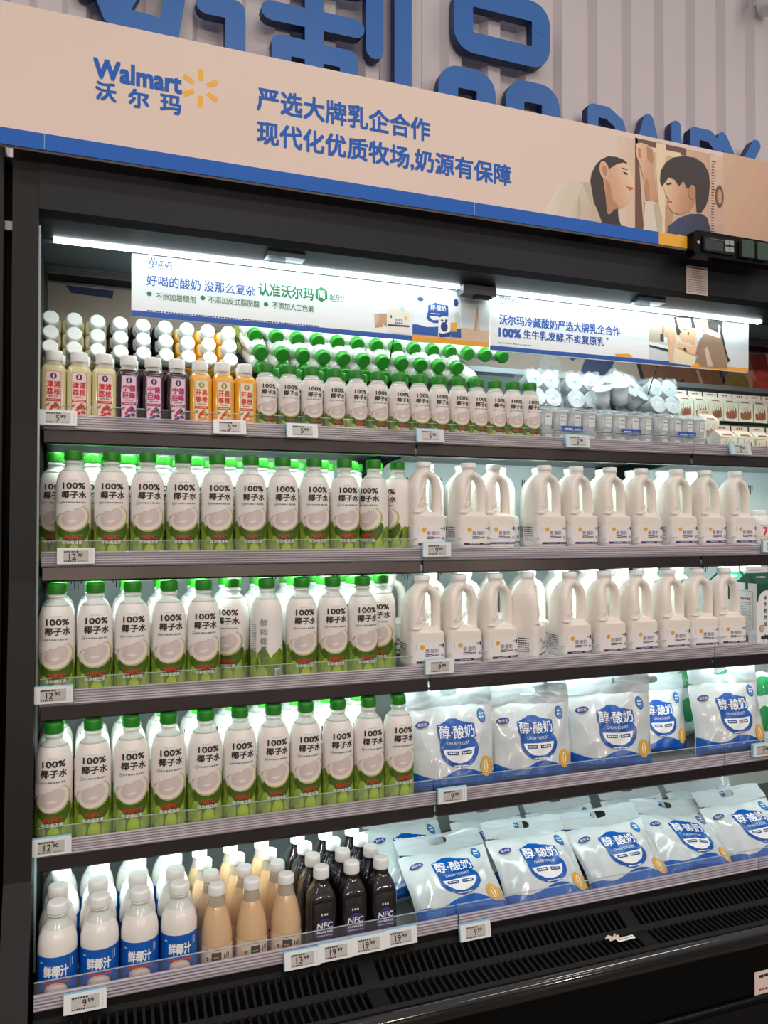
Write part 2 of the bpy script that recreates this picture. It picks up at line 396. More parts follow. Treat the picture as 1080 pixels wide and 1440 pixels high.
# big letters on the wall behind the case
WY = 0.86
def W(u, v): return at(u, v, WY)
def capsule(a, b, r, n=6):
    t = math.atan2(b[1]-a[1], b[0]-a[0]); P = []
    for c, s in ((b, -90), (a, 90)):
        for i in range(n+1):
            k = t+math.radians(s+180*i/n); P.append((c[0]+r*math.cos(k), c[1]+r*math.sin(k)))
    return P
def letter(name, label, strokes, r, extra=None):
    mb = MB(); k = 0
    for pl in strokes:
        for a, b in zip(pl[:-1], pl[1:]):
            mb.prism(capsule(a, b, r), WY+0.00004*k, WY+0.042, 'letter_blue', 'letter_side'); k += 1
    for dx, dz in (extra or [(strokes[0][0][0], strokes[0][0][1])]):
        mb.box(dx-.012, dx+.012, WY+.03, .93, dz-.012, dz+.012, 'letter_side')
    return tag(mb.build(name), label, 'wall letter', 'blue letters on the wall')
def ringpts(x0, z0, x1, z1, k): q = rrect(x0, z0, x1, z1, k, 4); return q+[q[0]]
h = 0.043
letter('wall_character', 'large blue three-box character on the corrugated wall left of the word DAIRY',
       [ringpts(1.461+h, 3.385+h, 1.905-h, 3.66-h, .045), ringpts(1.395+h, 2.98+h, 1.650-h, 3.32-h, .045), ringpts(1.697+h, 2.98+h, 1.953-h, 3.322-h, .045)], h, [(1.5, 3.5), (1.42, 3.2), (1.73, 3.2)])
L = lambda *q: [W(u, v) for u, v in q]
letter('wall_character', 'large blue character with two tall right bars, second from left on corrugated wall',
       [L((381, 14), (500, 40)), L((395, 62), (490, 84)), L((442, -80), (442, 130)), L((396, 62), (396, 150)), L((491, 84), (491, 160)), L((385, -40), (505, -20))], 0.036, [W(442, 60), W(396, 120), W(491, 120)])
bpy.context.view_layer.update()
letter('wall_mark', 'tall blue double bar of the second character, beside the three-box character',
       [L((527, -90), (527, 70)), L((567, -90), (567, 220))], 0.036, [W(527, 40), W(567, 100)])
letter('wall_character', 'leftmost large blue character on wall, above the beige header sign',
       [L((128, -60), (160, 22), (208, -60)), L((120, -20), (150, -80)), L((160, 22), (215, 36)), L((255, -80), (245, 0), (222, 130)), L((250, -70), (345, -50)), L((290, 5), (331, 14), (331, 130))], 0.036, [W(160, 10), W(245, 20), W(331, 40)])
r = 0.027
X_ = lambda u, v=180: W(u, v)[0]
LB = ' of the word DAIRY on the wall'
x0 = X_(834); letter('wall_letter', 'blue letter D'+LB, [[(x0, 2.95), (x0, 3.262)], [(x0, 3.262), (x0+.075, 3.262), (x0+.135, 3.225), (x0+.160, 3.13), (x0+.135, 3.02), (x0+.075, 2.97), (x0, 2.97)]], r)
x0 = X_(912); letter('wall_letter', 'blue letter A'+LB, [[(x0-.105, 2.93), (x0, 3.27), (x0+.105, 2.93)], [(x0-.07, 3.04), (x0+.07, 3.04)]], r, [(x0, 3.26)])
x0 = X_(951); letter('wall_letter', 'blue letter I'+LB, [[(x0, 2.93), (x0, 3.268)]], r)
x0 = X_(977); letter('wall_letter', 'blue letter R'+LB, [[(x0, 2.93), (x0, 3.258)], [(x0, 3.258), (x0+.085, 3.258), (x0+.135, 3.215), (x0+.135, 3.16), (x0+.085, 3.12), (x0, 3.12)], [(x0+.07, 3.12), (x0+.15, 2.93)]], r)
x0 = X_(1040); letter('wall_letter', 'blue letter Y'+LB, [[(x0-.10, 3.262), (x0, 3.10), (x0+.10, 3.262)], [(x0, 3.10), (x0, 2.93)]], r)
m = MB(); m.lathe([(.0, -.06), (.05, -.06), (.06, -.03), (.06, .06)], 'cap_white', 24, capb=False)
o = m.build('wall_camera', loc=(3.09, .84, 3.96)); tag(o, 'white round fixture on the wall at the top right', 'camera')
m = MB(); m.tube([(.0, .0, .05), (-.03, .02, .1), (-.07, .05, .06), (-.06, .085, -.01)], .008, 'cap_white'); m.build('cable', o)
m = MB(); m.box(-.02, .02, .04, .095, .0, .05, 'cap_white'); m.build('mount', o)

# ================================================================== the refrigerated case
XR = 2.86
case = thing('refrigerated_display_case', 'long black open refrigerated display case filling the picture', 'display case', (1.4, 0.1, 0))
def cpart(mb, name, bevel=0, parent=None):
    o = mb.build(name, None, bevel)
    p = parent or case
    o.parent = p
    if p is case: o.location = (-1.4, -0.1, 0)
    return o
prof = [(-.045, 2.345), (-.045, 1.72), (-.07, 1.37), (-.115, 1.06), (-.155, .75), (-.28, .52), (-.405, .46), (-.40, .30), (-.30, .0), (.62, 0), (.62, 2.345)]
m = MB(); m.extr(prof, -.062, -.008, 'case_black'); cpart(m, 'side_panel', .003)
m = MB(); m.extr(prof, XR+.001, XR+.055, 'case_black'); cpart(m, 'side_panel', .003)
m = MB(); m.extr([(-.05, 2.345), (-.05, 2.205), (-.03, 2.192), (.036, 2.176), (.066, 2.176), (.075, 2.215), (.62, 2.24), (.62, 2.345)], -.008, XR, 'canopy_black'); cpart(m, 'canopy')
m = MB(); m.box(-.006, XR, .074, .076, 2.17, 2.215, 'duct_grey'); m.add([(-.006, .076, 2.172), (XR, .076, 2.172), (XR, .29, 2.187), (-.006, .29, 2.187)], [(0, 1, 2, 3)], 'honeycomb')
m.box(-.006, XR, .29, .305, 2.180, 2.215, 'duct_grey'); m.box(-.006, XR, .37, .385, 2.187, 2.22, 'shelf_steel'); m.box(-.006, XR, .40, .50, 2.197, 2.225, 'deep_black'); m.box(-.006, XR, .305, .37, 2.2, 2.225, 'deep_black')
m.box(-.006, XR, .492, .499, 2.193, 2.199, 'shelf_steel'); cpart(m, 'air_outlet')
for a, b in ((.02, 1.085), (1.20, 2.20)):
    m = MB(); m.box(a, b, .042, .060, 2.167, 2.1755, 'led'); cpart(m, 'led_strip')
m = MB(); m.box(.25, 2.15, .147, .163, 2.162, 2.178, 'led'); cpart(m, 'added_rear_strip')  # unseen extra strip, added behind the banners to brighten the rear stock
m = MB(); m.box(1.09, 1.195, .030, .066, 2.150, 2.1755, 'duct_grey'); m.box(1.13, 1.18, .03, .05, 2.142, 2.15, 'deep_black'); cpart(m, 'strip_joint')
for xx in (.52, 1.66):
    m = MB(); m.box(xx, xx+.10, -.012, .028, 2.176, 2.190, 'metal_clip'); m.box(xx+.012, xx+.05, .0, .03, 2.160, 2.178, 'clip_clear'); cpart(m, 'hanger_clip')
m = MB(); m.box(-.008, XR, .5, .62, .45, 1.722, 'liner_white')
for zt in (1.655, 1.345, 1.035):
    x = .06
    while x < XR-.1:
        for j, hh in enumerate((.022, .036, .036, .022)): m.box(x+j*.009, x+j*.009+.0028, .4985, .5, zt-hh, zt, 'slot_dark')
        x += .115
cpart(m, 'back_liner')
# upper back panel carries a large photograph print
m = MB(); m.box(-.008, XR, .5, .62, 1.722, 2.2, 'rear_beige')
d = Decal(m, flat(.5))
R_ = lambda *q: [at(u, v, .5) for u, v in q]
d.poly(R_((92, 401), (160, 409), (158, 420), (100, 412)), 'navy_cloth'); d.poly(R_((820, 512), (838, 470), (880, 470), (853, 534), (812, 534)), 'navy_cloth')
d.ell(1.676, 2.068, .045, .048, 'shoe_grey', 1, 20); d.poly(R_((790, 495), (800, 480), (815, 500), (805, 508)), 'navy_cloth', 2)
d.poly(R_((895, 505), (900, 470), (1025, 470), (1025, 562), (912, 552)), 'table_brown'); d.poly(R_((895, 512), (900, 512), (912, 552), (906, 552)), 'hair', 2)
d.poly(R_((953, 540), (960, 532), (966, 546), (958, 546)), 'hair', 3); d.poly(R_((978, 520), (982, 520), (996, 560), (991, 560)), 'tan_print', 3)
d.poly(R_((1010, 520), (1014, 520), (1025, 550), (1021, 552)), 'navy_cloth', 3)
d.poly(R_((1025, 470), (1180, 480), (1180, 580), (1023, 565)), 'tan_print', 1); d.ell(*at(1035, 542, .5), .062, .05, 'pickle', 4); d.ell(*at(1035, 542, .5), .068, .056, 'dress_print', 3)
d.poly(R_((1052, 500), (1062, 500), (1082, 560), (1072, 560)), 'meat_red', 4); d.poly(R_((1058, 532), (1074, 545), (1070, 552), (1058, 548)), 'meat_red', 5)
d.poly(R_((1052, 500), (1090, 496), (1110, 560), (1078, 560)), 'meat_red', 3); d.poly(R_((1075, 496), (1110, 496), (1130, 560), (1092, 560)), 'print_pale', 4)
cpart(m, 'printed_back_panel')
# base, nose, air grille and kick plate
m = MB(); m.extr([(.62, 0), (.62, .44), (-.25, .44), (-.39, .43), (-.39, .12), (-.30, .10), (-.30, 0)], -.008, XR, 'deep_black'); cpart(m, 'base')
def slats(m, A, B, n):
    (ya, za), (yb, zb) = A, B; dy, dz = yb-ya, zb-za; L = math.hypot(dy, dz); ny, nz = -dz/L*.008, dy/L*.008
    if nz > 0: ny, nz = -ny, -nz
    for i in range(n):
        if i % 41 in (39, 40): w0, w1 = 0, 1.0
        else: w0, w1 = 0.0, 0.34
        x0 = i*XR/n; p = XR/n
        q = [(x0+w0*p, ya, za), (x0+w1*p, ya, za), (x0+w1*p, yb, zb), (x0+w0*p, yb, zb)]
        m.add(q+[(a, b+ny, c+nz) for a, b, c in q], [(0, 1, 2, 3), (7, 6, 5, 4), (0, 4, 5, 1), (1, 5, 6, 2), (2, 6, 7, 3), (3, 7, 4, 0)], 'grille_black')
m = MB(); slats(m, (-.252, .502), (-.308, .474), 165); slats(m, (-.318, .471), (-.382, .463), 165)
for (a, b) in (((-.244, .508), (-.254, .500)), ((-.306, .478), (-.320, .468)), ((-.380, .467), (-.388, .458))):
    m.extr([(a[0], a[1]), (b[0], b[1]), (b[0], b[1]-.012), (a[0], a[1]-.012)], 0, XR, 'grille_black')
cpart(m, 'air_grille')
nose = [(-.386, .460), (-.396, .459), (-.404, .452), (-.408, .440), (-.406, .424), (-.398, .412), (-.392, .409), (-.386, .409)]
m = MB(); m.extr(nose, -.008, XR, 'nose_black', True); cpart(m, 'nose_trim')
m = MB(); m.box(-.008, XR, -.3935, -.385, .290, .412, 'gloss_black'); cpart(m, 'kick_plate')
m = MB(); m.extr([(-.385, .29), (-.402, .286), (-.405, .278), (-.402, .270), (-.385, .266)], -.008, XR, 'gloss_black', True); m.box(-.008, XR, -.40, -.385, .16, .268, 'deep_black'); cpart(m, 'lower_trim')
m = MB(); m.box(-.0080, -.0072, -.02, .498, .50, 2.17, 'deep_black'); cpart(m, 'shade_sheet')  # added black sheet, stands in for shade on the panel's inner side
m = MB(); m.box(-.0070, -.0045, -.035, .49, .50, 2.17, 'acrylic'); m.box(-.0085, -.0035, -.041, -.034, .50, 2.17, 'acrylic_edge'); cpart(m, 'acrylic_end_pane')
m = MB(); m.box(-.6, -.078, -.055, .62, 0, 2.345, 'case_black')
f_ = MB(); f_.box(-.0775, -.0625, .02, .60, 0, 2.34, 'deep_black'); cpart(f_, 'gap_shade_strip')  # black strip added to stand in for the shade in the gap
o = m.build('case_end_panel', bevel=.003); tag(o, 'dark end panel of the neighbouring case at the left picture edge', 'panel')
m = MB(); m.box(-.0795, -.0605, -.03, -.02, 2.155, 2.175, 'rear_rail'); tag(m.build('joining_clip'), 'small pale clip in the dark gap between the two cases', 'clip')

# ================================================================== shelves
JX = [0.0, .9375, 1.875, 2.8125]
LV = [(1.683, .009), (1.366, -.030), (1.062, -.077), (.748, -.116)]
SHN = ['top shelf', 'second shelf', 'third shelf', 'fourth shelf', 'bottom shelf']
SIDE = ['left', 'middle', 'right']
STOCK = [['juice and small coconut water bottles', 'small bottles and film-wrapped cups', 'small cream cartons'],
         ['coconut water bottles', 'white handled jugs', 'jugs and a small tub'],
         ['coconut water bottles', 'white handled jugs', 'jugs and a green-topped carton'],
         ['coconut water bottles', 'white and blue yogurt bags', 'a yogurt bag and green pouches'],
         ['milk and juice bottles', 'leaning yogurt bags', 'a leaning yogurt bag']]
DECK = [LV[0][0]+.032, LV[1][0]+.033, LV[2][0]+.030, LV[3][0]+.040]+[.508]; BAGDECK = .455
FY = [y for z, y in LV]+[-.24]
ORDS = ['top', 'second', 'third', 'fourth', 'bottom']
def ribbed(m, x0, x1, y, z0, z1, n=6):
    hgt = z1-z0; m.box(x0, x1, y-.0015, y, z0, z1, 'rail_clear')
    for i in range(n):
        zc = z0+hgt*(i+.5)/n; m.extr([(y-.0015, zc+.0022), (y-.0042, zc+.0004), (y-.0042, zc-.0004), (y-.0015, zc-.0022)], x0, x1, 'rail_rib')
for li in range(5):
    for k in range(3):
        x0, x1 = JX[k]+.002, JX[k+1]-.002
        if li < 4:
            zb, fy = LV[li]; dz = (0, .002, -.001)[k]
            t = thing('shelf', '%s shelf, %s section, steel with clear price rail, holding %s' % (ORDS[li], SIDE[k], STOCK[li][k]), 'shelf', ((x0+x1)/2, fy, zb), group='steel shelves of the case')
            OX = (x0+x1)/2
            def sp(mb, name, bevel=0): return mb.build(name, t, bevel, loc=(-OX, -fy, -zb))
            m = MB(); m.box(x0+.004, x1-.004, fy+.012, .496, zb+.022, DECK[li], 'shelf_steel'); sp(m, 'deck')
            if li in (1, 2) and k: m = MB(); m.box(x0+.006, x1-.006, fy+.016, .49, zb+.0322, zb+.062, 'liner_white'); sp(m, 'tray')
            # painted steel lip, its foot turned inwards
            m = MB(); m.extr([(fy+.004, zb+.036), (fy+.001, zb+.032), (fy-.002, zb+.004), (fy+.001, zb), (fy+.03, zb), (fy+.03, zb+.004), (fy+.008, zb+.006), (fy+.012, zb+.03)], x0+.002, x1-.002, 'lip_steel'); sp(m, 'front_lip')
            m = MB(); ribbed(m, x0, x1, fy-.004, zb+.035, zb+.069); m.box(x0, x1, fy-.004, fy+.012, zb+.0335, zb+.0365, 'rail_clear'); m.box(x0, x1, fy+.010, fy+.0115, zb+.036, zb+.092, 'acrylic'); m.box(x0, x1, fy+.0095, fy+.012, zb+.0915, zb+.093, 'acrylic_edge'); sp(m, 'price_rail')
            m = MB(); m.box(x0+.03, x1-.03, fy+.040, fy+.054, zb+.012, zb+.0219, 'led_small'); sp(m, 'led_strip')
            for bx in (x0+.003, x1-.007):
                m = MB(); m.prism([(bx, 0), (bx+.004, 0), (bx+.004, 1), (bx, 1)], 0, 1, 'deep_black')
                m.v = []; m.f = []; m.m = []; m.s = []
                m.extr([(fy+.06, zb+.022), (fy+.06, zb+.012), (fy+.24, zb-.005), (.42, zb-.055), (.498, zb-.07), (.498, zb+.022)], bx, bx+.004, 'deep_black'); sp(m, 'bracket')
            area('shelf_lamp', (OX, fy+.047, zb+.010), (OX, fy+.32, zb-.24), x1-x0-.06, .012, LED_W*(1 if k == 0 else (.8, .8, .62, .30)[li]), COOL, 150)
        else:
            fy = -.24
            t = thing('shelf', 'bottom shelf, %s section, with clear front rail, holding %s' % (SIDE[k], STOCK[4][k]), 'shelf', ((x0+x1)/2, fy, .49), group='steel shelves of the case'); OX = (x0+x1)/2
            def sp(mb, name, bevel=0): return mb.build(name, t, bevel, loc=(-OX, -fy, -.49))
            m = MB(); m.box(x0, x1, fy+.012, .496, .443, BAGDECK, 'shelf_steel'); sp(m, 'deck')
            if k == 0: m = MB(); m.box(x0+.002, .806, fy+.013, .494, BAGDECK+.0004, DECK[4], 'shelf_steel'); sp(m, 'tray')
            m = MB(); m.extr([(fy-.002, .526), (fy-.004, .505), (fy+.002, .47), (fy+.002, .443), (fy+.011, .443), (fy+.011, .526)], x0, x1, 'deep_black'); sp(m, 'front_lip')
            m = MB(); ribbed(m, x0, x1, fy-.006, .526, .560, 5); m.box(x0, x1, fy+.004, fy+.006, .526, .578, 'acrylic'); m.box(x0, x1, fy+.0035, fy+.0065, .5772, .5784, 'acrylic_edge'); sp(m, 'price_rail')
area('canopy_lamp', (1.1, .051, 2.158), (1.1, .20, 1.70), 2.15, .016, CANOPY_W, COOL, 170)
area('added_rear_lamp', (1.2, .155, 2.160), (1.2, .22, 1.70), 1.9, .016, CANOPY_W*5.6, COOL, 175)  # added light of the unseen rear strip, for the back rows
# sloping risers that lift the rear stock of the top shelf
for k in range(3):
    x0, x1 = JX[k]+.01, JX[k+1]-.01
    m = MB(); m.extr([(.15, DECK[0]+.001), (.15, 1.870), (.40, 1.78), (.40, 1.98), (.44, 2.02), (.496, 2.02), (.496, DECK[0]+.001)] if k == 0 else [(.15, DECK[0]+.001), (.15, 1.84), (.40, 1.87), (.41, 2.0), (.44, 2.02), (.496, 2.02), (.496, DECK[0]+.001)], x0, x1, 'duct_grey')
    m.box(x0, x1, .437, .445, 2.012, 2.036, 'rear_rail')
    tag(m.build('riser'), 'grey stock riser with a rail along its back, %s section of the top shelf' % SIDE[k], 'riser', 'risers on the top shelf')

# ================================================================== prototypes of the goods
def coconut_bottle(k=1.0, kz=1.0, name='coconut_water_bottle'):
    """k scales the girth, kz the height; cap and neck keep their size"""
    R = .0393*k
    t = thing(name, 'x', 'bottle')
    nk = .0205
    dome = [(1.0, .168), (.985, .180), (.93, .192), (.82, .203), (.66, .2125), (.45, .2195)]
    prof = [(R-.0035, 0), (R-.0005, .003), (R, .007)]+[(nk+(R-nk)*q, z*kz) for q, z in dome]
    m = MB(); m.lathe(prof, 'sleeve_white', 36, capt=False)
    mc = cyl(R)
    d = Decal(m, lambda a, b, l: mc(a*k, b*kz, l), .0055)
    R0 = .0393; C2 = PI*R0; N = 60; top = []
    for i in range(N+1):
        a = -C2+2*C2*i/N
        z = .092+.011*math.cos(a/R0*6+.9)+.006*math.sin(a/R0*3.0)
        if abs(a) < .024: z = min(z, .076)
        top.append((a, z))
    d.poly([(-C2, .003)]+top[:]+[(C2, .003)], 'coco_green', 1)
    for a, z, rx, rz, mt in ((-.034, .072, .013, .021, 'coco_green'), (.037, .072, .013, .024, 'coco_light'), (.058, .064, .020, .028, 'coco_green'), (-.062, .066, .022, .030, 'coco_light'), (.088, .064, .02, .032, 'coco_light'), (-.095, .064, .02, .028, 'coco_green'), (.112, .060, .018, .03, 'coco_green')):
        d.ell(a, z, rx, rz, mt, 2)
    d.ell(.002, .092, .0405, .040, 'coco_dark', 3, 8, a0=180, a1=362); d.ell(.001, .080, .036, .026, 'coco_dark', 3.3)
    for a, z, rx, rz in ((-.028, .026, .0135, .032), (.030, .021, .013, .028), (.002, .014, .013, .024), (.056, .025, .014, .028), (-.056, .025, .014, .03), (.085, .023, .015, .03), (-.084, .022, .015, .028), (.112, .022, .014, .028)):
        d.ell(a, z if z-rz > .003 else rz+.004, rx, rz, 'coco_light', 4 if abs(a) > .01 else 5)
    # half coconut, its cut face tipped to the right
    Q = .0105
    d.ell(.003, .1000+Q, .0375, .0300, 'coco_rim', 6, 22); d.ell(.0005, .1015+Q, .0352, .0282, 'flesh', 7, 22)
    d.ell(.000, .1025+Q, .0262, .0200, 'flesh_in', 8, 28); d.poly([(-.014, .094+Q), (-.004, .090+Q), (.008, .094+Q), (.004, .098+Q), (-.006, .096+Q)], 'flesh', 9)
    d.poly([(x, z+Q) for x, z in ((-.040, .100), (-.033, .1075), (-.026, .111), (-.019, .112), (-.012, .1165), (-.003, .1170), (.004, .1215), (.012, .1235), (.022, .128), (.028, .1345), (.016, .1365), (-.040, .1330))], 'sleeve_white', 10)
    for a, z, r_ in ((-.022, .1145, .0016), (-.010, .1200, .0013), (.004, .1255, .0015), (-.028, .1165, .0010)): d.ell(a, z+Q, r_, r_, 'flesh', 11, n=8)
    d.text('100%', .0025, .1860, .0505, .0146, 'print_black', 2, .022); d.text('椰子水', .0025, .1655, .0575, .0176, 'print_black', 2, .024)
    d.ell(-.0245, .1475, .0036, .0036, 'print_grey', 12, n=12); d.ell(-.0245, .1475, .0028, .0028, 'sleeve_white', 13, n=12); d.rect(-.0265, .1468, -.0225, .1482, 'print_grey', 14)
    d.dashes(-.0195, .0265, .1475, .0036, 'print_grey', 12, 9, 4)
    d.text('NFC', .001, .0670, .034, .0095, 'nfc_red', 12, .03, slant=.1); d.text('非浓缩还原', -.001, .0555, .042, .0080, 'print_white', 12, .01)
    for i, ch in enumerate('鲜榨椰子水'):
        d.text(ch, C2-.006, .165-.0225*i, .0165, .0185, 'print_grey', 11, .0)
    for i in range(16): d.dashes(C2-.040, C2-.024, .160-.0052*i, .0024, 'print_grey', 11, 5, 20+i)
    d.rect(-C2+.020, .03, -C2+.038, .052, 'print_white', 11)
    for i in range(9): d.rect(-C2+.0215+i*.0018, .033, -C2+.0215+i*.0018+.0009, .050, 'print_black', 12)
    d.dashes(-.012, .012, .199, .0026, 'print_pale', 2, 6, 9)
    m.build('label', t, solid=False)
    T = .2195*kz; r1 = nk+(R-nk)*.45; H = .270*kz
    m = MB(); m.lathe([(r1, T-.0003), (nk+(R-nk)*.2, T+.005*kz), (nk-.001, T+.0085*kz), (.0182, T+.012*kz), (.0178, H-.032), (.0205, H-.0305), (.0205, H-.0285), (.0178, H-.0275), (.0178, H-.015)], 'neck_clear', 32); m.build('bottle_body', t)
    m = MB(); m.lathe([(.0196, H-.0235), (.0200, H-.022), (.0200, H-.0035), (.0185, H-.0005), (.0165, H)], 'cap_green', 40)
    for i in range(30):
        a = 2*PI*i/30; M = Matrix.Rotation(a, 4, 'Z'); m.box(.0197, .0204, -.0008, .0008, H-.0225, H-.004, 'cap_green', M)
    m.build('cap', t)
    return t

def sweep_section(z, xl, xr, d, pw, n=40):
    c, hw = (xl+xr)/2, (xr-xl)/2; q = []
    for i in range(n):
        a = 2*PI*i/n; x, y = math.cos(a), math.sin(a); k = (abs(x)**pw+abs(y)**pw)**(-1/pw)
        q.append((c+hw*k*x, d*k*y, z))
    return q
def jug():
    t = thing('handled_jug', 'x', 'jug')
    m = MB(); n = 40
    S = [(0, -.047, .047, .038, 5), (.005, -.0512, .0512, .044, 6), (.072, -.0515, .0515, .0445, 6), (.088, -.0515, .0515, .0445, 6), (.098, -.0515, .049, .0445, 5), (.104, -.0515, .040, .0445, 4.5), (.110, -.0515, .018, .044, 4.5), (.120, -.0514, .005, .0435, 4),
         (.160, -.0508, .003, .0425, 3.6), (.180, -.0495, .004, .0405, 3.2), (.196, -.0465, .006, .037, 2.8), (.210, -.041, .010, .0325, 2.5), (.220, -.0345, .0145, .0275, 2.3), (.228, -.027, .0175, .0225, 2.1), (.233, -.0205, .0185, .0195, 2), (.246, -.0205, .0185, .0195, 2)]
    def pinch(x, y, z):
        """the wall runs together towards the grip"""
        k = min(1, max(0, (z-.098)/.014))*min(1, max(0, (.226-z)/.02)); u = min(1, max(0, (x+.034)/.038)); return y*(1-.66*k*u**1.2)
    vs = []
    for s in S: vs += [(x, pinch(x, y, z), z) for x, y, z in sweep_section(*s)]
    fs = [(j*n+i, j*n+(i+1) % n, (j+1)*n+(i+1) % n, (j+1)*n+i) for j in range(len(S)-1) for i in range(n)]+[tuple(range(n))[::-1], tuple(range((len(S)-1)*n, len(S)*n))]
    m.add(vs, fs, 'jug_white', True)
    m.tube([(.0385, 0, .080), (.0392, 0, .10), (.0393, 0, .13), (.0390, 0, .160), (.038, 0, .182), (.0340, 0, .200), (.026, 0, .214), (.008, 0, .224)], [.0125, .0128, .0125, .0122, .0122, .0124, .0122, .0120], 'jug_white', 16, ry=.0175)
    sw = []
    def fy(x, z):
        for (a, b) in zip(S[:-1], S[1:]):
            if a[0] <= z <= b[0]:
                k = (z-a[0])/(b[0]-a[0]); xl, xr, d, p = [a[i]+(b[i]-a[i])*k for i in range(1, 5)]
                c, hw = (xl+xr)/2, (xr-xl)/2; u = min(.995, abs((x-c)/hw)); return pinch(x, -d*(1-u**p)**(1/p), z)
        return -.04
    for (x, z) in ((-.046, .109), (-.034, .108), (-.024, .110), (-.014, .116), (-.008, .125), (-.009, .134), (-.015, .138), (-.020, .135), (-.021, .129), (-.017, .126)):
        sw.append((x, fy(x, z)-.0004, z))
    m.tube(sw, .0030, 'jug_white', 8)
    sw = [(x, fy(x, z)-.0004, z) for x, z in ((-.034, .128), (-.028, .150), (-.020, .172), (-.010, .190), (.002, .202))]; m.tube(sw, .0025, 'jug_white', 8)
    m.box(.018, .0185, -.004, .004, .09, .1, 'jug_white') if False else None
    o = m.build('jug_body', None)
    r = o.modifiers.new('r', 'REMESH'); r.mode = 'VOXEL'; r.voxel_size = .0020; r.use_smooth_shade = True
    s = o.modifiers.new('s', 'SMOOTH'); s.factor = .5; s.iterations = 3
    dg = bpy.context.evaluated_depsgraph_get(); dg.update()
    me = bpy.data.meshes.new_from_object(o.evaluated_get(dg)); me.materials.clear(); me.materials.append(MATS['jug_white'])
    me.polygons.foreach_set('use_smooth', [True]*len(me.polygons)); me.polygons.foreach_set('material_index', [0]*len(me.polygons))
    o.modifiers.clear(); o.data = me; o.parent = t
    m = MB(); A, B, P = .0522, .0452, 6
    ring = [sweep_section(z, -A, A, B, P, 48) for z in (.012, .071)]
    m.add(ring[0]+ring[1], [(i, (i+1) % 48, (i+1) % 48+48, i+48) for i in range(48)], 'jug_label', True)
    def mp(a, b, l): return (a, -(B+.0004*l)*(max(0, 1-abs(a/(A+.0004*l))**P))**(1/P), b)
    d = Decal(m, mp, .008)
    d.rect(-.036, .0125, .0495, .0185, 'jug_bar', 1); d.dashes(-.02, .012, .0155, .0026, 'print_pale', 2, 7, 3); d.dashes(.022, .042, .0155, .0026, 'print_pale', 2, 4, 5)
    d.ell(-.0195, .0575, .0068, .0068, 'dot_yellow', 1); d.dashes(-.024, -.015, .0575, .002, 'bag_gold', 2, 3, 2)
    d.text('醇·酸奶', .008, .0465, .037, .0125, 'jug_print', 1, .0); d.rect(-.0105, .0305, .0085, .0375, 'jug_print', 1); d.dashes(-.009, .008, .034, .0028, 'print_white', 2, 5, 8); d.dashes(.0095, .028, .034, .005, 'jug_print', 1, 5, 6)
    d.rect(.0345, .0285, .0425, .0375, 'print_pale', 1); d.dashes(.0345, .0425, .0345, .0018, 'jug_print', 2, 3, 1); d.dashes(.0345, .0425, .031, .0018, 'jug_print', 2, 3, 2)
    d.rrect(.0385, .0545, .0435, .0665, .0022, 'jug_print', 1); d.dashes(.029, .037, .0612, .004, 'jug_print', 1, 3, 4); d.rect(-.0375, .048, -.0355, .068, 'print_pale', 1)
    def mp2(a, b, l): return (-(A+.0004*l)*(max(0, 1-abs(a/(B+.0004*l))**P))**(1/P), -a, b)
    d2 = Decal(m, mp2, .008)
    for i in range(7): d2.dashes(-.026, .022, .064-.0066*i, .0034, 'print_grey', 1, 7, i)
    for i in range(3): d2.dashes(-.026, .012, .064-.0066*i, .0030, 'print_black', 2, 5, 30+i)
    m.build('label', t, solid=False)
    m = MB(); m.lathe([(.0212, .2425), (.0215, .244), (.0215, .2555), (.020, .258), (.017, .2585)], 'cap_white', 36, cx=-.001)
    m.build('cap', t)
    return t

def pillow(m, wd, h, T, mats, seed, wave_mat=None):
    """front and back film of a filled pouch standing on its gusset; returns a function of (a, b) on the front"""
    rr = random.Random(seed); ph = [rr.uniform(0, 6.28) for _ in range(12)]
    def prof(v): return min(1, (max(v, 0)/.10)**.5) * (1-max(0, v)**2.6)**.9*(1-.18*v)
    def rg(t): return 1-abs(math.sin(t))**.6
    def crink(u, v):
        q = .0012*(math.sin(9*u+7*v+ph[0])+math.sin(-12*u+11*v+ph[1])+.7*math.sin(5*u-19*v+ph[3]))
        return q-.0042*(rg(4.2*u+2.6*v+ph[2]+.5*math.sin(3*v+ph[6]))+.8*rg(-3.1*u+4.4*v+ph[4]+.4*math.sin(4*u))+.6*rg(7.3*u-1.2*v+ph[5]+.6*math.sin(5*v)))*.55
    def S(u, v, sgn):
        b = (1-abs(u)**3.2)**.75*prof(v) if abs(u) < 1 else 0
        k = min(1, b*2)
        x = wd/2*u*(1-.035*math.sin(PI*min(1, v))*1)+.002*math.sin(8*v+ph[5])*abs(u)
        return (x, sgn*(T/2*b)+crink(u, v)*k*(1 if sgn < 0 else .4), h*v+.003*math.sin(5*u+ph[6])*v)
    m.grid(lambda i, j: S(2*i-1, j, -1), 64, 54, mats, True); m.grid(lambda i, j: S(1-2*i, j, 1), 20, 18, mats, True)
    if True:
        m.grid(lambda i, j: (S(2*i-1, 0, -1)[0], S(2*i-1, 0, -1)[1]*(1-j)+S(2*i-1, 0, 1)[1]*j, 0.0), 20, 2, mats, True)
    return lambda a, b, l: (lambda p: (p[0], p[1]-.0006*l-.0004, p[2]))(S(2*a/wd, b/h, -1))
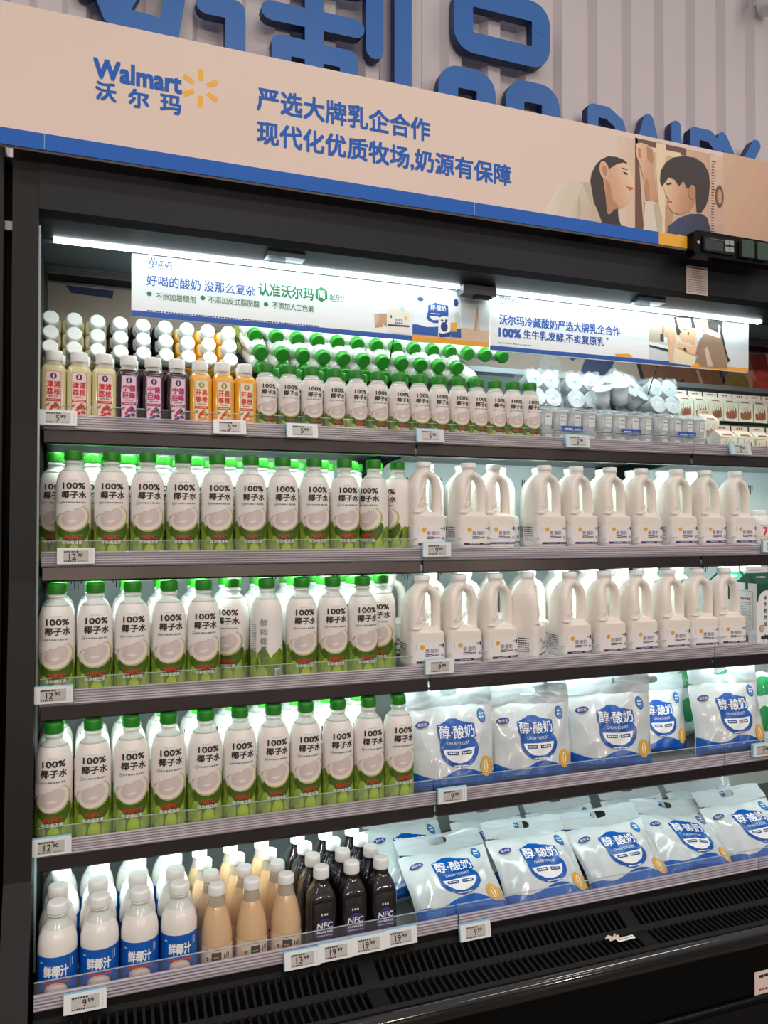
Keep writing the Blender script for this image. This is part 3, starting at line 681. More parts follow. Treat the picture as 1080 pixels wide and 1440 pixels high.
def yogurt_bag(seed):
    t = thing('yogurt_bag', 'x', 'bag'); wd, h, T, fl = .236, .205, .085, .055
    m = MB(); f = pillow(m, wd, h, T, 'bag_white', seed); m.build('pouch', t, solid=False)
    # printed front
    m = MB(); d = Decal(m, f, .0055, .0055)
    n = 28; d.poly([(-wd/2*.995, .003)]+[(-wd/2*.995+wd*.995*i/n, .046+.010*math.sin(2.1*PI*2*i/n*.75+2.2)) for i in range(n+1)]+[(wd/2*.995, .003)], 'bag_blue', 1)
    for r_ in range(5): d.dashes(-.095, -.052, .030-.0048*r_, .0026, 'bag_sky', 2, 6, 40+r_)
    d.dashes(.035, .10, .016, .003, 'bag_sky', 2, 9, 4)
    jar = [(-.004, .177), (-.016, .176), (-.025, .170), (-.029, .162), (-.048, .158), (-.051, .150), (-.047, .144), (-.047, .118), (-.048, .100), (-.045, .085), (-.034, .070), (-.016, .061), (.004, .058), (.024, .061), (.043, .070), (.055, .084), (.059, .098), (.057, .112), (.050, .124), (.050, .142), (.055, .150), (.053, .159), (.024, .162), (.018, .170), (.008, .176)]
    ox = .004; jar = [(a+ox, b) for a, b in jar]; d.poly(jar, 'bag_blue', 2)
    d.rrect(-.050+ox, .127, .055+ox, .160, .004, 'bag_blue', 3)
    d.text('醇·酸奶', .003+ox, .1435, .098, .0315, 'bag_text', 4, .012)
    d.text('CHUN·YOGURT', .004+ox, .1165, .062, .0075, 'bag_text', 4, .0)
    d.poly([(-.040+ox, .102), (.048+ox, .104), (.044+ox, .090), (.034+ox, .078), (.018+ox, .0705), (.002+ox, .069), (-.016+ox, .072), (-.030+ox, .081), (-.038+ox, .092)], 'bag_text', 4)
    for a, b in ((-.030, -.001), (.008, .038)): d.rrect(a+ox, .089, b+ox, .098, .002, 'print_navy', 5); d.dashes(a+.003+ox, b-.002+ox, .0935, .0036, 'bag_text', 6, 5, int(a*1000)+50)
    d.dashes(-.014+ox, .026+ox, .0625, .0036, 'bag_text', 5, 9, 5)
    d.ell(-.082, .163, .0185, .0085, 'bag_purple', 2, 4); d.text('君乐宝', -.082, .163, .025, .0075, 'bag_text', 3, .0); d.poly([(-.098, .155), (-.082, .151), (-.066, .156), (-.082, .1535)], 'bag_lime', 3)
    d.ell(.084, .174, .0115, .0175, 'print_navy', 2, 8); d.ell(.084, .174, .0095, .0152, 'bag_sky', 3, 8); d.dashes(.078, .091, .179, .005, 'bag_text', 4, 3, 3); d.dashes(.077, .090, .171, .005, 'bag_text', 4, 3, 6)
    d.ell(.082, .054, .0175, .0245, 'bag_gold', 3); d.ell(.082, .054, .0065, .0150, 'bag_text', 4); d.rect(.0795, .042, .0845, .066, 'bag_gold', 5)
    for i in range(4): d.dashes(.101, .113, .068-.009*i, .006, 'bag_gold', 3, 2, i)
    m.build('print', t, solid=False)
    # flat handle flap with its slot
    m = MB(); N = 48; out = []; inn = []
    def sq(a):
        c, s = math.cos(a), math.sin(a); k = 1/max(abs(c)/(wd/2*.985), abs(s)/(fl/2)); return c*k, s*k
    for i in range(N):
        a = 2*PI*(i+.5)/N; x, z = sq(a); out.append((x, .004*math.sin(x*30+seed)+.002*math.sin(z*90), h+fl/2+z-.002))
        c, s = math.cos(a), math.sin(a); k = (abs(c/.0235)**3+abs(s/.0105)**3)**(-1/3); inn.append((c*k, .004*math.sin(c*k*30+seed), h+fl/2+s*k+.006))
    bk = lambda q: [(x, y+.0012, z) for x, y, z in q]
    vs = out+inn+bk(out)+bk(inn)
    fs = []
    for i in range(N):
        j = (i+1) % N; fs += [(i, j, N+j, N+i), (2*N+j, 2*N+i, 3*N+i, 3*N+j), (i, 2*N+i, 2*N+j, j), (N+i, N+j, 3*N+j, 3*N+i)]
    m.add(vs, fs, 'bag_flap', False); m.build('handle_flap', t, solid=False)
    return t

def juice(kind):
    body, lab, ink, seal, fruit, chars = {'lychee': ('lychee', 'label_pink', 'ink_red', 'seal_navy', 'fruit_red', '漳浦荔枝'), 'grape': ('grape', 'label_lilac', 'ink_magenta', 'seal_navy', 'fruit_purple', '宁德巨峰'), 'orange': ('orange_juice', 'label_peach', 'ink_orange', 'seal_green', 'fruit_orange', '开县春橙')}[kind]
    t = thing('juice_bottle', 'x', 'bottle')
    q = (5, 1.0, .80)
    m = MB(); m.lathe([(.0245, 0), (.0262, .003), (.0265, .006), (.0265, .124), (.0262, .132), (.0250, .139), (.0215, .145)], body, 40, q, capt=True); m.build('juice_fill', t) if False else None
    m.lathe([(.0215, .1451), (.0185, .148), (.0170, .151), (.0170, .160)], 'juice_clear', 40, q, capb=False); m.build('bottle_body', t)
    m = MB(); Y = -.0215; d = Decal(m, flat(Y, .0004)); m.box(-.0165, .0165, Y, Y+.0006, .020, .131, lab)
    d.rrect(-.0158, .021, .0158, .130, .003, seal, 1); d.rrect(-.0151, .0217, .0151, .1293, .003, lab, 2)
    d.ell(0, .1195, .0068, .0068, seal, 3); d.rect(-.0018, .1155, .0018, .1235, lab, 4)
    for i, ch in enumerate(chars): d.text(ch, -.0072 if i % 2 == 0 else .0072, .1015 if i < 2 else .0855, .0135, .0145, ink, 3, .03)
    d.dashes(-.010, .010, .0745, .003, 'print_grey', 3, 5, 2); d.rect(-.0150, .0635, .0150, .0695, ink, 3); d.dashes(-.012, .012, .0665, .0022, lab, 4, 6, 3)
    rr = random.Random(3)
    for i in range(15): d.ell(rr.uniform(-.011, .011), rr.uniform(.030, .056), rr.uniform(.0028, .0042), rr.uniform(.0028, .0042), fruit if i % 4 else ink, 3+i*.3, n=12)
    for a, b in ((-.012, .056), (.012, .05), (.004, .059), (-.008, .032)): d.ell(a, b, .005, .0018, 'leaf', 8, 35, n=10)
    m.build('label', t, solid=False)
    m = MB(); m.lathe([(.0183, .1545), (.0187, .156), (.0187, .1745), (.0175, .1775), (.015, .178)], 'cap_white', 36); m.build('cap', t)
    return t

def coconut_milk():
    t = thing('coconut_milk_bottle', 'x', 'bottle'); R = .0395
    m = MB(); m.lathe([(R-.004, 0), (R-.0008, .004), (R-.0006, .110), (R-.001, .126), (R-.004, .142), (R-.0105, .157)], 'coco_milk', 36, capt=False); m.lathe([(R-.0105, .157), (R-.018, .169), (.0190, .174), (.0182, .178), (.0208, .1795), (.0208, .1815), (.018, .1825), (.018, .19)], 'neck_clear', 36, capb=False); m.build('bottle_body', t)
    m = MB(); m.lathe([(R, .006), (R, .108)], 'milk_blue', 40, capb=False, capt=False); d = Decal(m, cyl(R), .0055)
    d.text('鲜椰汁', -.001, .079, .050, .024, 'print_white', 1, .035); d.dashes(-.024, .024, .0645, .0018, 'bag_sky', 1, 8, 2)
    n = 9
    for i in range(n): a = -.024+.048*i/(n-1); d.ell(a, .0575-2.2*a*a, .0034, .0026, 'nfc_red', 2, n=10)
    d.ell(.0, .034, .0245, .0235, 'shell_brown', 2); d.ell(-.001, .0400, .0225, .0165, 'flesh_pink', 3); d.ell(.0, .0435, .018, .0095, 'flesh', 4); d.ell(.001, .020, .019, .010, 'red_brown', 3)
    d.dashes(-.036, -.028, .096, .003, 'print_pale', 1, 2, 2); d.rect(.0285, .08, .0290, .10, 'print_pale', 1); d.rect(.0325, .084, .0345, .1, 'print_pale', 1)
    m.build('label', t, solid=False)
    m = MB(); m.lathe([(.0198, .1835), (.0204, .185), (.0204, .2015), (.0188, .2045), (.0165, .205)], 'cap_white', 36)
    for i in range(36):
        M = Matrix.Rotation(2*PI*i/36, 4, 'Z'); m.box(.0201, .0208, -.0007, .0007, .185, .2, 'cap_white', M)
    m.build('cap', t)
    return t
def beige_bottle():
    t = thing('beige_milk_bottle', 'x', 'bottle'); R = .0345
    m = MB(); m.lathe([(R-.004, 0), (R-.0005, .004), (R-.0002, .055), (R, .085), (R-.003, .105), (R-.009, .128), (.0195, .146)], 'beige_drink', 36, capt=False); m.lathe([(.0195, .146), (.0168, .158), (.0160, .168), (.0160, .178)], 'beige_neck', 36, capb=False); m.build('bottle_body', t)
    m = MB(); m.lathe([(R+.0003, .008), (R+.0003, .066)], 'cream_label', 40, capb=False, capt=False); d = Decal(m, cyl(R+.0003), .0055)
    d.rect(-.012, .034, .009, .056, 'print_black', 1); d.dashes(-.008, .005, .045, .004, 'bag_gold', 2, 3, 2); d.text('1/3', .022, .046, .013, .011, 'print_black', 1, .03); d.text('0', -.022, .042, .005, .008, 'print_black', 1, .04)
    d.dashes(-.024, .026, .0615, .0022, 'print_grey', 1, 9, 5); d.dashes(-.022, .024, .024, .003, 'print_grey', 1, 8, 6)
    m.build('label', t, solid=False)
    m = MB(); m.lathe([(.0172, .169), (.0178, .1705), (.0178, .1875), (.0165, .1895), (.014, .19)], 'cap_white', 36)
    for i in range(32):
        M = Matrix.Rotation(2*PI*i/32, 4, 'Z'); m.box(.0175, .0181, -.0007, .0007, .171, .186, 'cap_white', M)
    m.build('cap', t)
    return t
def dark_bottle():
    t = thing('dark_juice_bottle', 'x', 'bottle'); q = (4.5, 1, 1)
    m = MB(); m.lathe([(.0295, 0), (.0325, .004), (.033, .008), (.033, .112), (.0322, .122), (.0285, .136), (.0225, .148), (.0175, .158), (.0165, .170), (.0165, .178)], 'dark_juice', 40, q); m.build('bottle_body', t)
    m = MB(); Y = -.0334; d = Decal(m, flat(Y, .0004)); d.ell(.0, .060, .0235, .028, 'purple_label', 1); d.text('NFC', .0, .072, .036, .0135, 'print_white', 2, .01, slant=.1); d.dashes(-.019, .019, .0575, .0056, 'print_pale', 2, 8, 3); d.dashes(-.018, .018, .0495, .0028, 'print_pale', 2, 11, 5); d.dashes(-.009, .009, .0965, .006, 'print_pale', 2, 3, 7)
    d.dashes(-.016, .016, .036, .003, 'print_grey', 2, 9, 9)
    m.build('label', t, solid=False)
    m = MB(); m.lathe([(.0176, .169), (.0182, .1705), (.0182, .1905), (.0168, .1935), (.014, .194)], 'cap_white', 36)
    for i in range(32):
        M = Matrix.Rotation(2*PI*i/32, 4, 'Z'); m.box(.0179, .0185, -.0007, .0007, .171, .189, 'cap_white', M)
    m.build('cap', t)
    return t

def cup(m, x, y, z, rb, rt, h, m1, m2, flip=False):
    r0, r1 = (rt, rb) if flip else (rb, rt)
    m.lathe([(r0, z), (r0+(r1-r0)*.5, z+h*.5), (r1, z+h-.003), (r1+.002, z+h-.002), (r1+.002, z+h)], m1, 20, cx=x, cy=y)
    m.lathe([(r1+.0015, z+h+.0002), (r1*.6, z+h+.0012)], m2, 20, cx=x, cy=y, capb=False)
def film_box(m, x0, x1, y0, y1, z0, z1, seed):
    rr = random.Random(seed); ph = [rr.uniform(0, 6.28) for _ in range(8)]
    def wv(u, v): return .0028*(math.sin(17*u+ph[0])*math.sin(9*v+ph[1])+.7*math.sin(29*u+13*v+ph[2])+.5*math.sin(-21*u+31*v+ph[3]))
    m.grid(lambda i, j: (x0+(x1-x0)*i, y0+wv(i, j), z0+(z1-z0)*j+.004*math.sin(i*25+ph[4])*(j > .9)), 26, 12, 'film', True)
    m.grid(lambda i, j: (x0+(x1-x0)*i, y0+(y1-y0)*j+wv(i, 1)*(1-j), z1+wv(i, j)*1.2+.004*math.sin(i*25+ph[4])*(j < .1)), 26, 8, 'film', True)
    for xx in (x0, x1): m.grid(lambda i, j: (xx+wv(i, j), y0+(y1-y0)*i, z0+(z1-z0)*j), 8, 10, 'film', True)
def cup_pack():
    t = thing('film_wrapped_cup_pack', 'x', 'yogurt pack')
    for lz in (0.001, .062):
        for k in range(4):
            m = MB(); x = -.075+.05*k; cup(m, x, 0, lz, .0185, .0225, .056, 'cup_white', 'cup_foil')
            d = Decal(m, lambda a, b, l, x=x: (x+(.0218+.0004*l)*math.sin(a/.0218), -(.0218+.0004*l)*math.cos(a/.0218), b), .005)
            d.rrect(-.0125, lz+.012, .0125, lz+.046, .003, 'print_grey', 1); d.rrect(-.0118, lz+.0127, .0118, lz+.0453, .003, 'cup_white', 2)
            d.dashes(-.008, .008, lz+.037, .005, 'print_grey', 3, 3, k); d.dashes(-.009, .009, lz+.026, .0026, 'print_grey', 3, 4, k+9); d.dashes(-.009, .009, lz+.02, .0026, 'print_pale', 3, 4, k+5)
            m.build('cup', t, solid=False)
    m = MB(); film_box(m, -.102, .102, -.027, .025, 0.0005, .127, 5); m.build('film', t, solid=False)
    m = MB(); m.box(-.036, .036, -.0325, -.0318, .056, .072, 'print_blue'); d = Decal(m, flat(-.0325)); d.dashes(-.028, .0, .064, .004, 'print_white', 1, 6, 2); d.dashes(.008, .028, .064, .003, 'print_pale', 1, 4, 3); m.build('blue_strip', t)
    return t
def cup_fourpack():
    t = thing('film_wrapped_cup_pack', 'x', 'yogurt pack')
    for lx in (-.03, .03):
        for lz in (.031, .091):
            m = MB(); vs = []
            cup(m, 0, 0, 0, .0235, .0285, .062, 'cup_white', 'cup_foil')
            m.v = [(lx+x, .031-z, lz+y) for x, y, z in m.v]
            d = Decal(m, flat(-.0325, .0004)); d.ell(lx, lz, .013, .010, 'print_pale', 1); d.ell(lx, lz-.003, .006, .004, 'soft_blue', 2)
            m.build('cup', t, solid=False)
    m = MB(); film_box(m, -.061, .061, -.036, .031, .0005, .123, 11); m.build('film', t, solid=False)
    return t
def cream_carton():
    t = thing('cream_carton', 'x', 'carton'); s = .0315
    m = MB(); m.box(-s, s, -s, s, 0, .066, 'carton_cream'); d = Decal(m, flat(-s))
    rr = random.Random(2)
    d.poly([(-.024, .012), (-.026, .03), (-.018, .036), (-.012, .030), (-.004, .040), (.002, .033), (.008, .044), (.013, .034), (.02, .050), (.024, .03), (.024, .014), (.01, .009), (-.012, .009)], 'carton_brown', 1)
    for i in range(5): d.rect(-.02+i*.009, .03, -.0185+i*.009, .05+.006*(i % 2), 'dress_print', 2)
    m.build('body', t)
    m = MB(); m.add([(-s, -s, .066), (s, -s, .066), (s, s, .066), (-s, s, .066), (-s, 0, .090), (s, 0, .090)], [(0, 1, 5, 4), (2, 3, 4, 5), (1, 2, 5), (3, 0, 4)], 'carton_top')
    d = Decal(m, lambda a, b, l: (a, -s+b*.0315/.0395-.0003*l, .066+b*.024/.0395+.0004*l)); d.poly([(-.02, .004), (.02, .004), (.016, .014), (-.016, .014)], 'carton_brown', 1)
    m.build('gable_top', t)
    m = MB(); m.box(-s, s, -.0012, .0012, .089, .104, 'carton_top'); d = Decal(m, flat(-.0012)); d.dashes(-.014, .014, .0965, .006, 'carton_brown', 1, 3, 2); m.build('ridge', t)
    return t
def milk_carton():
    t = thing('milk_carton', 'x', 'carton'); s = .042; H = .190
    m = MB(); m.box(-s, s, -s, s, 0, H, 'cup_white'); d = Decal(m, flat(-s, .0004))
    arch = [(-s, H), (-s, .135)]+[(.036*math.cos(math.radians(180-i*9)), .135+.034*math.sin(math.radians(i*9))) for i in range(21)]+[(s, .135), (s, H)]
    d.poly(arch, 'carton_green', 1)
    for i, ch in enumerate('水牛奶饮品'): d.text(ch, -.007, .146-.0205*i, .0125, .0145, 'print_black', 2, .015)
    for i in range(6): d.dashes(.004, .018, .150-.016*i, .011, 'print_black', 2, 2, i)
    d.ell(-.022, .050, .0095, .0115, 'dress_print', 2); d.ell(-.022, .050, .007, .009, 'beige_print', 3); d.dashes(-.027, -.017, .05, .003, 'dress_print', 4, 3, 2)
    for a, b, rx, rz in ((-.02, .022, .006, .006), (-.008, .024, .005, .007), (.004, .022, .008, .008), (.02, .024, .007, .009), (-.014, .016, .002, .009), (.004, .014, .002, .009), (.018, .014, .002, .009)): d.ell(a, b, rx, rz, 'print_black', 2, n=12)
    d2 = Decal(m, lambda a, b, l: (-s-.0004*l, -a, b)); d2.rrect(-.032, .045, .028, .165, .008, 'print_grey', 1); d2.rrect(-.031, .046, .027, .164, .0075, 'cup_white', 2); d2.dashes(-.022, .020, .140, .009, 'ink_red', 3, 5, 3)
    for i in range(12): d2.dashes(-.027, .022, .128-.0066*i, .0022, 'print_grey', 3, 7, i)
    d2.rect(-.004, .170, .008, H, 'carton_green', 1); d2.rect(-.004, .004, .008, .028, 'print_black', 1)
    m.build('body', t)
    m = MB(); m.add([(-s, -s, H), (s, -s, H), (s, s, H), (-s, s, H), (-s, 0, H+.032), (s, 0, H+.032)], [(0, 1, 5, 4), (2, 3, 4, 5), (1, 2, 5), (3, 0, 4)], 'carton_green')
    d = Decal(m, lambda a, b, l: (a, -s+b*.042/.053-.0003*l, H+b*.032/.053+.0004*l)); d.dashes(-.018, .022, .03, .009, 'print_pale', 1, 5, 4)
    m.build('gable_top', t)
    m = MB(); m.box(-s, s, -.0015, .0015, H+.031, H+.050, 'cup_white'); d = Decal(m, flat(-.0015)); d.dashes(-.03, .03, H+.04, .004, 'print_grey', 1, 9, 2); m.build('ridge', t)
    return t
def small_tub():
    t = thing('small_yogurt_bottle', 'x', 'bottle'); R = .036
    m = MB(); m.lathe([(R-.003, 0), (R, .004), (R, .075), (R-.004, .088), (.026, .096), (.022, .100)], 'cup_white', 32); m.build('bottle_body', t)
    m = MB(); m.lathe([(R+.0003, .008), (R+.0003, .07)], 'jug_label', 40, capb=False, capt=False); d = Decal(m, cyl(R+.0003), .005); d.text('7', -.004, .045, .016, .030, 'ink_red', 1, .03); d.dashes(-.022, .022, .020, .006, 'dot_yellow', 1, 4, 2); d.dashes(-.02, .02, .064, .004, 'ink_red', 1, 4, 3); m.build('label', t, solid=False)
    m = MB(); m.lathe([(.0235, .098), (.024, .0995), (.024, .112), (.022, .1145), (.019, .115)], 'cap_white', 32); m.build('cap', t)
    return t
def soft_pouch(name, band, seed):
    t = thing(name, 'x', 'pouch'); m = MB(); f = pillow(m, .14, .13, .05, 'bag_white', seed); m.build('pouch', t, solid=False)
    m = MB(); d = Decal(m, f, .01, .01); d.poly([(-.066, .085), (-.03, .1), (.0, .09), (.03, .105), (.066, .09), (.066, .122), (-.066, .122)], band, 1); d.ell(.0, .05, .03, .022, band, 1); m.build('print', t, solid=False)
    return t

def price_tag(price, cents, cyan):
    t = thing('price_tag', 'x', 'price tag')
    hw, hh = .0405, .0185
    m = MB(); m.box(-hw, hw, -.004, .006, -hh, hh, 'tag_white' if cyan < 2 else 'tag_dim')
    if cyan: m.box(-hw-.0012, -hw, -.0035, .006, -hh, hh, 'tag_blue'); m.box(-hw, hw, -.0035, .006, hh, hh+.0014, 'tag_blue')
    m.build('housing', t, bevel=.0012)
    m = MB(); d = Decal(m, flat(-.0043, .0003)); d.rect(-.0265, -.0135, .0265, .0125, 'tag_screen', 0)
    d.dashes(-.0255, .006, .0102, .0036, 'print_black', 1, 6, 2); d.dashes(-.0255, .0, -.0110, .0032, 'print_black', 1, 6, 4); d.dashes(.004, .022, -.0112, .0018, 'print_grey', 1, 5, 5)
    d.text(price, -.0135+.006*(3-len(price)), -.0008, .0072*len(price)+.0005, .0140, 'print_black', 1, .015); d.text(cents, .0085+.002*(2-len(price)), .0025, .0118, .0078, 'print_black', 1, .025)
    for i in range(5): d.rect(.0325, -.012+i*.005, .0345, -.009+i*.005, 'print_pale', 0)
    m.build('screen', t, solid=False)
    return t

# ================================================================== header sign
SY = -.100
S_ = lambda *q: [at(u, v, SY) for u, v in q]
def Z1(*q): return [at(740+a/3.176, 180+b/3.176, SY) for a, b in q]          # corner of the photo the figures stand in
sign = thing('header_sign', 'long beige header sign with blue slogan and mother-and-child photograph above the case', 'sign', (1.36, -.09, 2.47))
def spart(m, name, solid=True): return m.build(name, sign, loc=(-1.36, .09, -2.47), solid=solid)
m = MB(); m.box(-.085, 2.80, SY, -.088, 2.315, 2.627, 'sign_beige'); spart(m, 'panel')
m = MB(); m.box(-.085, 1.657, SY-.0045, SY, 2.315, 2.351, 'sign_blue'); m.box(.004, .0055, SY-.0049, SY-.0045, 2.317, 2.350, 'soft_blue'); m.box(1.055, 1.0565, SY-.0049, SY-.0045, 2.317, 2.350, 'soft_blue'); spart(m, 'blue_band')
m = MB(); m.box(1.657, 2.80, SY-.0045, SY, 2.315, 2.351, 'sign_yellow'); spart(m, 'yellow_band')
for bx in (.3, 1.4, 2.5):
    m = MB(); m.box(bx, bx+.04, -.088, -.046, 2.32, 2.343, 'deep_black'); m.box(bx, bx+.04, -.088, -.07, 2.32, 2.58, 'deep_black'); spart(m, 'bracket')
def spark(d, cx, cz, r, mt, l=1):
    for k in range(6):
        a = math.radians(90+60*k); c, s = math.cos(a), math.sin(a); px, pz = -s, c
        q = [(.42, .115), (1.0, .15), (1.03, .09), (1.03, -.09), (1.0, -.15), (.42, -.115)]
        d.poly([(cx+r*(c*u+px*w_), cz+r*(s*u+pz*w_)) for u, w_ in q], mt, l)
def boxtext(d, t, u0, v0, u1, v1, hpx0, Y, mt, bold, l=1, space=1.0):
    """writing whose middle line runs between two sighted points"""
    a, b = at(u0, v0, Y), at(u1, v1, Y); h = at(u0, v0-hpx0/2, Y)[1]-at(u0, v0+hpx0/2, Y)[1]
    d.text(t, (a[0]+b[0])/2, (a[1]+b[1])/2, b[0]-a[0], h, mt, l, bold, space)
m = MB(); d = Decal(m, flat(SY))
boxtext(d, 'Walmart', 131, 96, 256, 118, 30, SY, 'sign_blue', .038)
for ch, u, v, k in (('沃', 149, 129, 27), ('尔', 195, 139, 27), ('玛', 240, 147, 27)): boxtext(d, ch, u-15, v-3, u+15, v+3, k, SY, 'sign_blue', .030)
cx, cz = at(282, 124, SY); spark(d, cx, cz, .0435, 'logo_yellow')
spart(m, 'logo', False)
m = MB(); d = Decal(m, flat(SY))
boxtext(d, '严选大牌乳企合作', 361, 141, 605, 181, 35, SY, 'sign_blue', .026)
boxtext(d, '现代化优质牧场,奶源有保障', 361, 188, 719, 246, 35, SY, 'sign_blue', .026)
spart(m, 'slogan', False)
m = MB(); d = Decal(m, flat(SY, .0003))
d.grad(Z1((400, 35), (500, 50), (500, 470), (400, 455)), (228, 208, 192), (222, 192, 166), 0, .6); d.grad(Z1((500, 50), (840, 120), (820, 500), (500, 470)), (222, 192, 166), (206, 170, 144), 0, .6); d.grad(Z1((820, 120), (890, 130), (885, 500), (815, 490)), (222, 196, 178), (196, 164, 146), -60, 1); x9 = Z1((880, 120))[0][0]; d.grad([(x9, 2.6268), (2.799, 2.6268), (2.799, 2.3515), (x9, 2.3515)], (214, 178, 150), (176, 128, 104), -30, 1.5, 20)
d.poly(Z1((486, 42), (496, 46), (524, 455), (527, 462), (486, 462)), 'wood_print', 2); d.poly(Z1((486, 44), (714, 92), (714, 126), (490, 72)), 'wood_print', 2)
d.poly(Z1((580, 66), (622, 74), (618, 500), (604, 498), (590, 330), (580, 200)), 'cream_print', 3); d.poly(Z1((528, 80), (690, 112), (690, 140), (528, 100)), 'cream_print', 2.5)
d.poly(Z1((610, 340), (660, 350), (640, 500), (606, 498)), 'tan_print', 2.8)
# mother: robe, hair, face, ear, raised arm
d.grad(Z1((58, 408), (80, 360), (110, 310), (150, 250), (170, 234), (230, 236), (288, 244), (310, 330), (330, 410), (350, 462), (220, 440), (130, 422)), (232, 222, 206), (196, 178, 156), -25, 4)
d.poly(Z1((228, 330), (236, 300), (246, 360), (234, 438), (222, 436)), 'robe_shade', 5); d.poly(Z1((250, 245), (288, 244), (320, 380), (342, 460), (318, 456), (290, 340)), 'robe_shade', 5)
d.poly(Z1((285, 240), (292, 200), (310, 165), (332, 142), (364, 127), (400, 130), (432, 142), (450, 158), (420, 170), (360, 230), (372, 370), (408, 362), (410, 400), (422, 436), (444, 440), (440, 472), (390, 468), (350, 452), (330, 400), (300, 330)), 'hair', 6)
d.grad(Z1((340, 222), (352, 200), (372, 182), (404, 162), (434, 156), (452, 168), (462, 190), (470, 214), (482, 246), (476, 256), (480, 270), (472, 284), (470, 300), (456, 322), (440, 346), (416, 360), (392, 362), (370, 386), (358, 380), (352, 300)), (204, 150, 116), (242, 208, 176), 22, 7, 12)
d.poly(Z1((352, 232), (372, 250), (384, 320), (416, 356), (392, 364), (370, 388), (358, 382)), 'skin_dark', 8); d.poly(Z1((434, 160), (452, 170), (464, 200), (470, 216), (480, 244), (470, 250), (448, 226), (438, 190)), 'skin_light', 8)
d.ell(*Z1((346, 190))[0], .016, .026, 'skin', 9, 10); d.ell(*Z1((348, 192))[0], .008, .015, 'skin_dark', 10, 10); d.poly(Z1((444, 262), (470, 266), (478, 272), (462, 280)), 'lips', 9); d.poly(Z1((430, 196), (448, 202), (452, 212), (436, 206)), 'hair', 9); d.poly(Z1((426, 178), (450, 186), (450, 190), (428, 184)), 'hair', 9)
d.grad(Z1((486, 72), (510, 66), (540, 76), (562, 96), (568, 140), (566, 180), (574, 240), (588, 330), (534, 326), (524, 230), (508, 170), (492, 130)), (238, 198, 164), (202, 146, 112), -10, 6, 8); d.poly(Z1((536, 84), (562, 96), (568, 140), (560, 160), (540, 140)), 'skin_dark', 7); d.poly(Z1((530, 220), (545, 240), (552, 322), (534, 322)), 'skin_dark', 7); d.poly(Z1((496, 90), (508, 92), (512, 140), (500, 130)), 'skin_dark', 7)
d.poly(Z1((530, 322), (590, 334), (606, 400), (606, 498), (560, 494), (450, 476), (520, 460)), 'robe', 6); d.poly(Z1((566, 340), (590, 336), (606, 400), (604, 498), (588, 492)), 'robe_shade', 7)
# child: shirt, face, hair
d.grad(Z1((632, 440), (680, 402), (730, 384), (780, 384), (806, 400), (826, 470), (806, 468), (800, 526), (700, 512), (622, 500)), (52, 66, 112), (34, 38, 62), -20, 6, 8)
d.grad(Z1((606, 250), (616, 226), (650, 206), (700, 230), (742, 262), (756, 290), (750, 340), (728, 376), (684, 388), (652, 378), (636, 356), (630, 332), (636, 320), (622, 300), (616, 280)), (240, 202, 170), (188, 134, 104), -12, 7, 12)
d.poly(Z1((628, 324), (648, 326), (650, 336), (632, 334)), 'lips', 8); d.poly(Z1((622, 250), (644, 244), (648, 252), (628, 258)), 'hair', 8)
d.poly(Z1((596, 236), (600, 190), (620, 156), (652, 134), (700, 126), (750, 134), (790, 160), (812, 200), (818, 250), (812, 310), (800, 350), (780, 378), (760, 376), (756, 300), (740, 262), (716, 272), (700, 238), (680, 262), (660, 232), (634, 222), (612, 252), (604, 262)), 'hair', 9)
d.ell(*Z1((738, 288))[0], .013, .022, 'skin_dark', 10, -8); d.poly(Z1((664, 480), (684, 476), (688, 500), (672, 508)), 'cream_print', 8)
# height chart on the wall
for i in range(26): p = Z1((834-.1*i, 150+i*12.5))[0]; d.rect(p[0]-.006, p[1]-.001, p[0]+(.010 if i % 5 == 0 else .004), p[1]+.001, 'wood_print', 5)
d.ell(*Z1((862, 306))[0], .016, .034, 'wood_print', 5); d.ell(*Z1((862, 308))[0], .010, .022, 'tan_print', 6)
spart(m, 'photograph', False)

# temperature controller and data sheet on the canopy
ctl = thing('temperature_controller', 'black temperature controller with display and two green switches at right end of header', 'controller', (1.905, -.105, 2.325))
m = MB(); m.prism(rrect(-.145, -.037, .20, .037, .014), -.028, .004, 'gloss_black'); m.build('housing', ctl, bevel=.003)
m = MB(); m.prism(rrect(-.115, -.024, -.0, .024, .004), -.034, -.027, 'deep_black'); d = Decal(m, flat(-.034)); d.rect(-.108, -.018, -.042, .012, 'slot_dark', 1); d.rect(-.104, .0145, -.04, .016, 'print_grey', 1)
for a in (-.034, -.016):
    for b in (-.016, .004): d.rrect(a, b, a+.015, b+.015, .002, 'key_pale', 1)
m.build('display', ctl)
for a in (.025, .085):
    m = MB(); m.prism(rrect(a, -.026, a+.048, .026, .004), -.040, -.027, 'button_green'); m.build('switch', ctl, bevel=.002)
m = MB(); m.lathe([(.006, 0), (.006, .002), (.004, .004)], 'screw', 12); o = m.build('screw', ctl, loc=(-.130, -.028, 0)); o.rotation_euler = (PI/2, 0, 0)
m = MB(); m.prism([(-.041, -.043), (.041, -.043), (.041, .043), (-.041, .043)], -.0008, .0, 'paper'); d = Decal(m, flat(-.0008))
for i in range(11): d.dashes(-.036 if i > 3 else -.02, .036 if i > 3 else .022, .036-.0072*i, .0028, 'print_grey', 1, 9 if i > 3 else 5, i)
d.dashes(-.022, .03, .037, .005, 'dress_print', 2, 6, 3)
o = m.build('data_sheet', loc=(1.845, -.0505, 2.244)); tag(o, 'small paper data sheet stuck below the temperature controller', 'label')

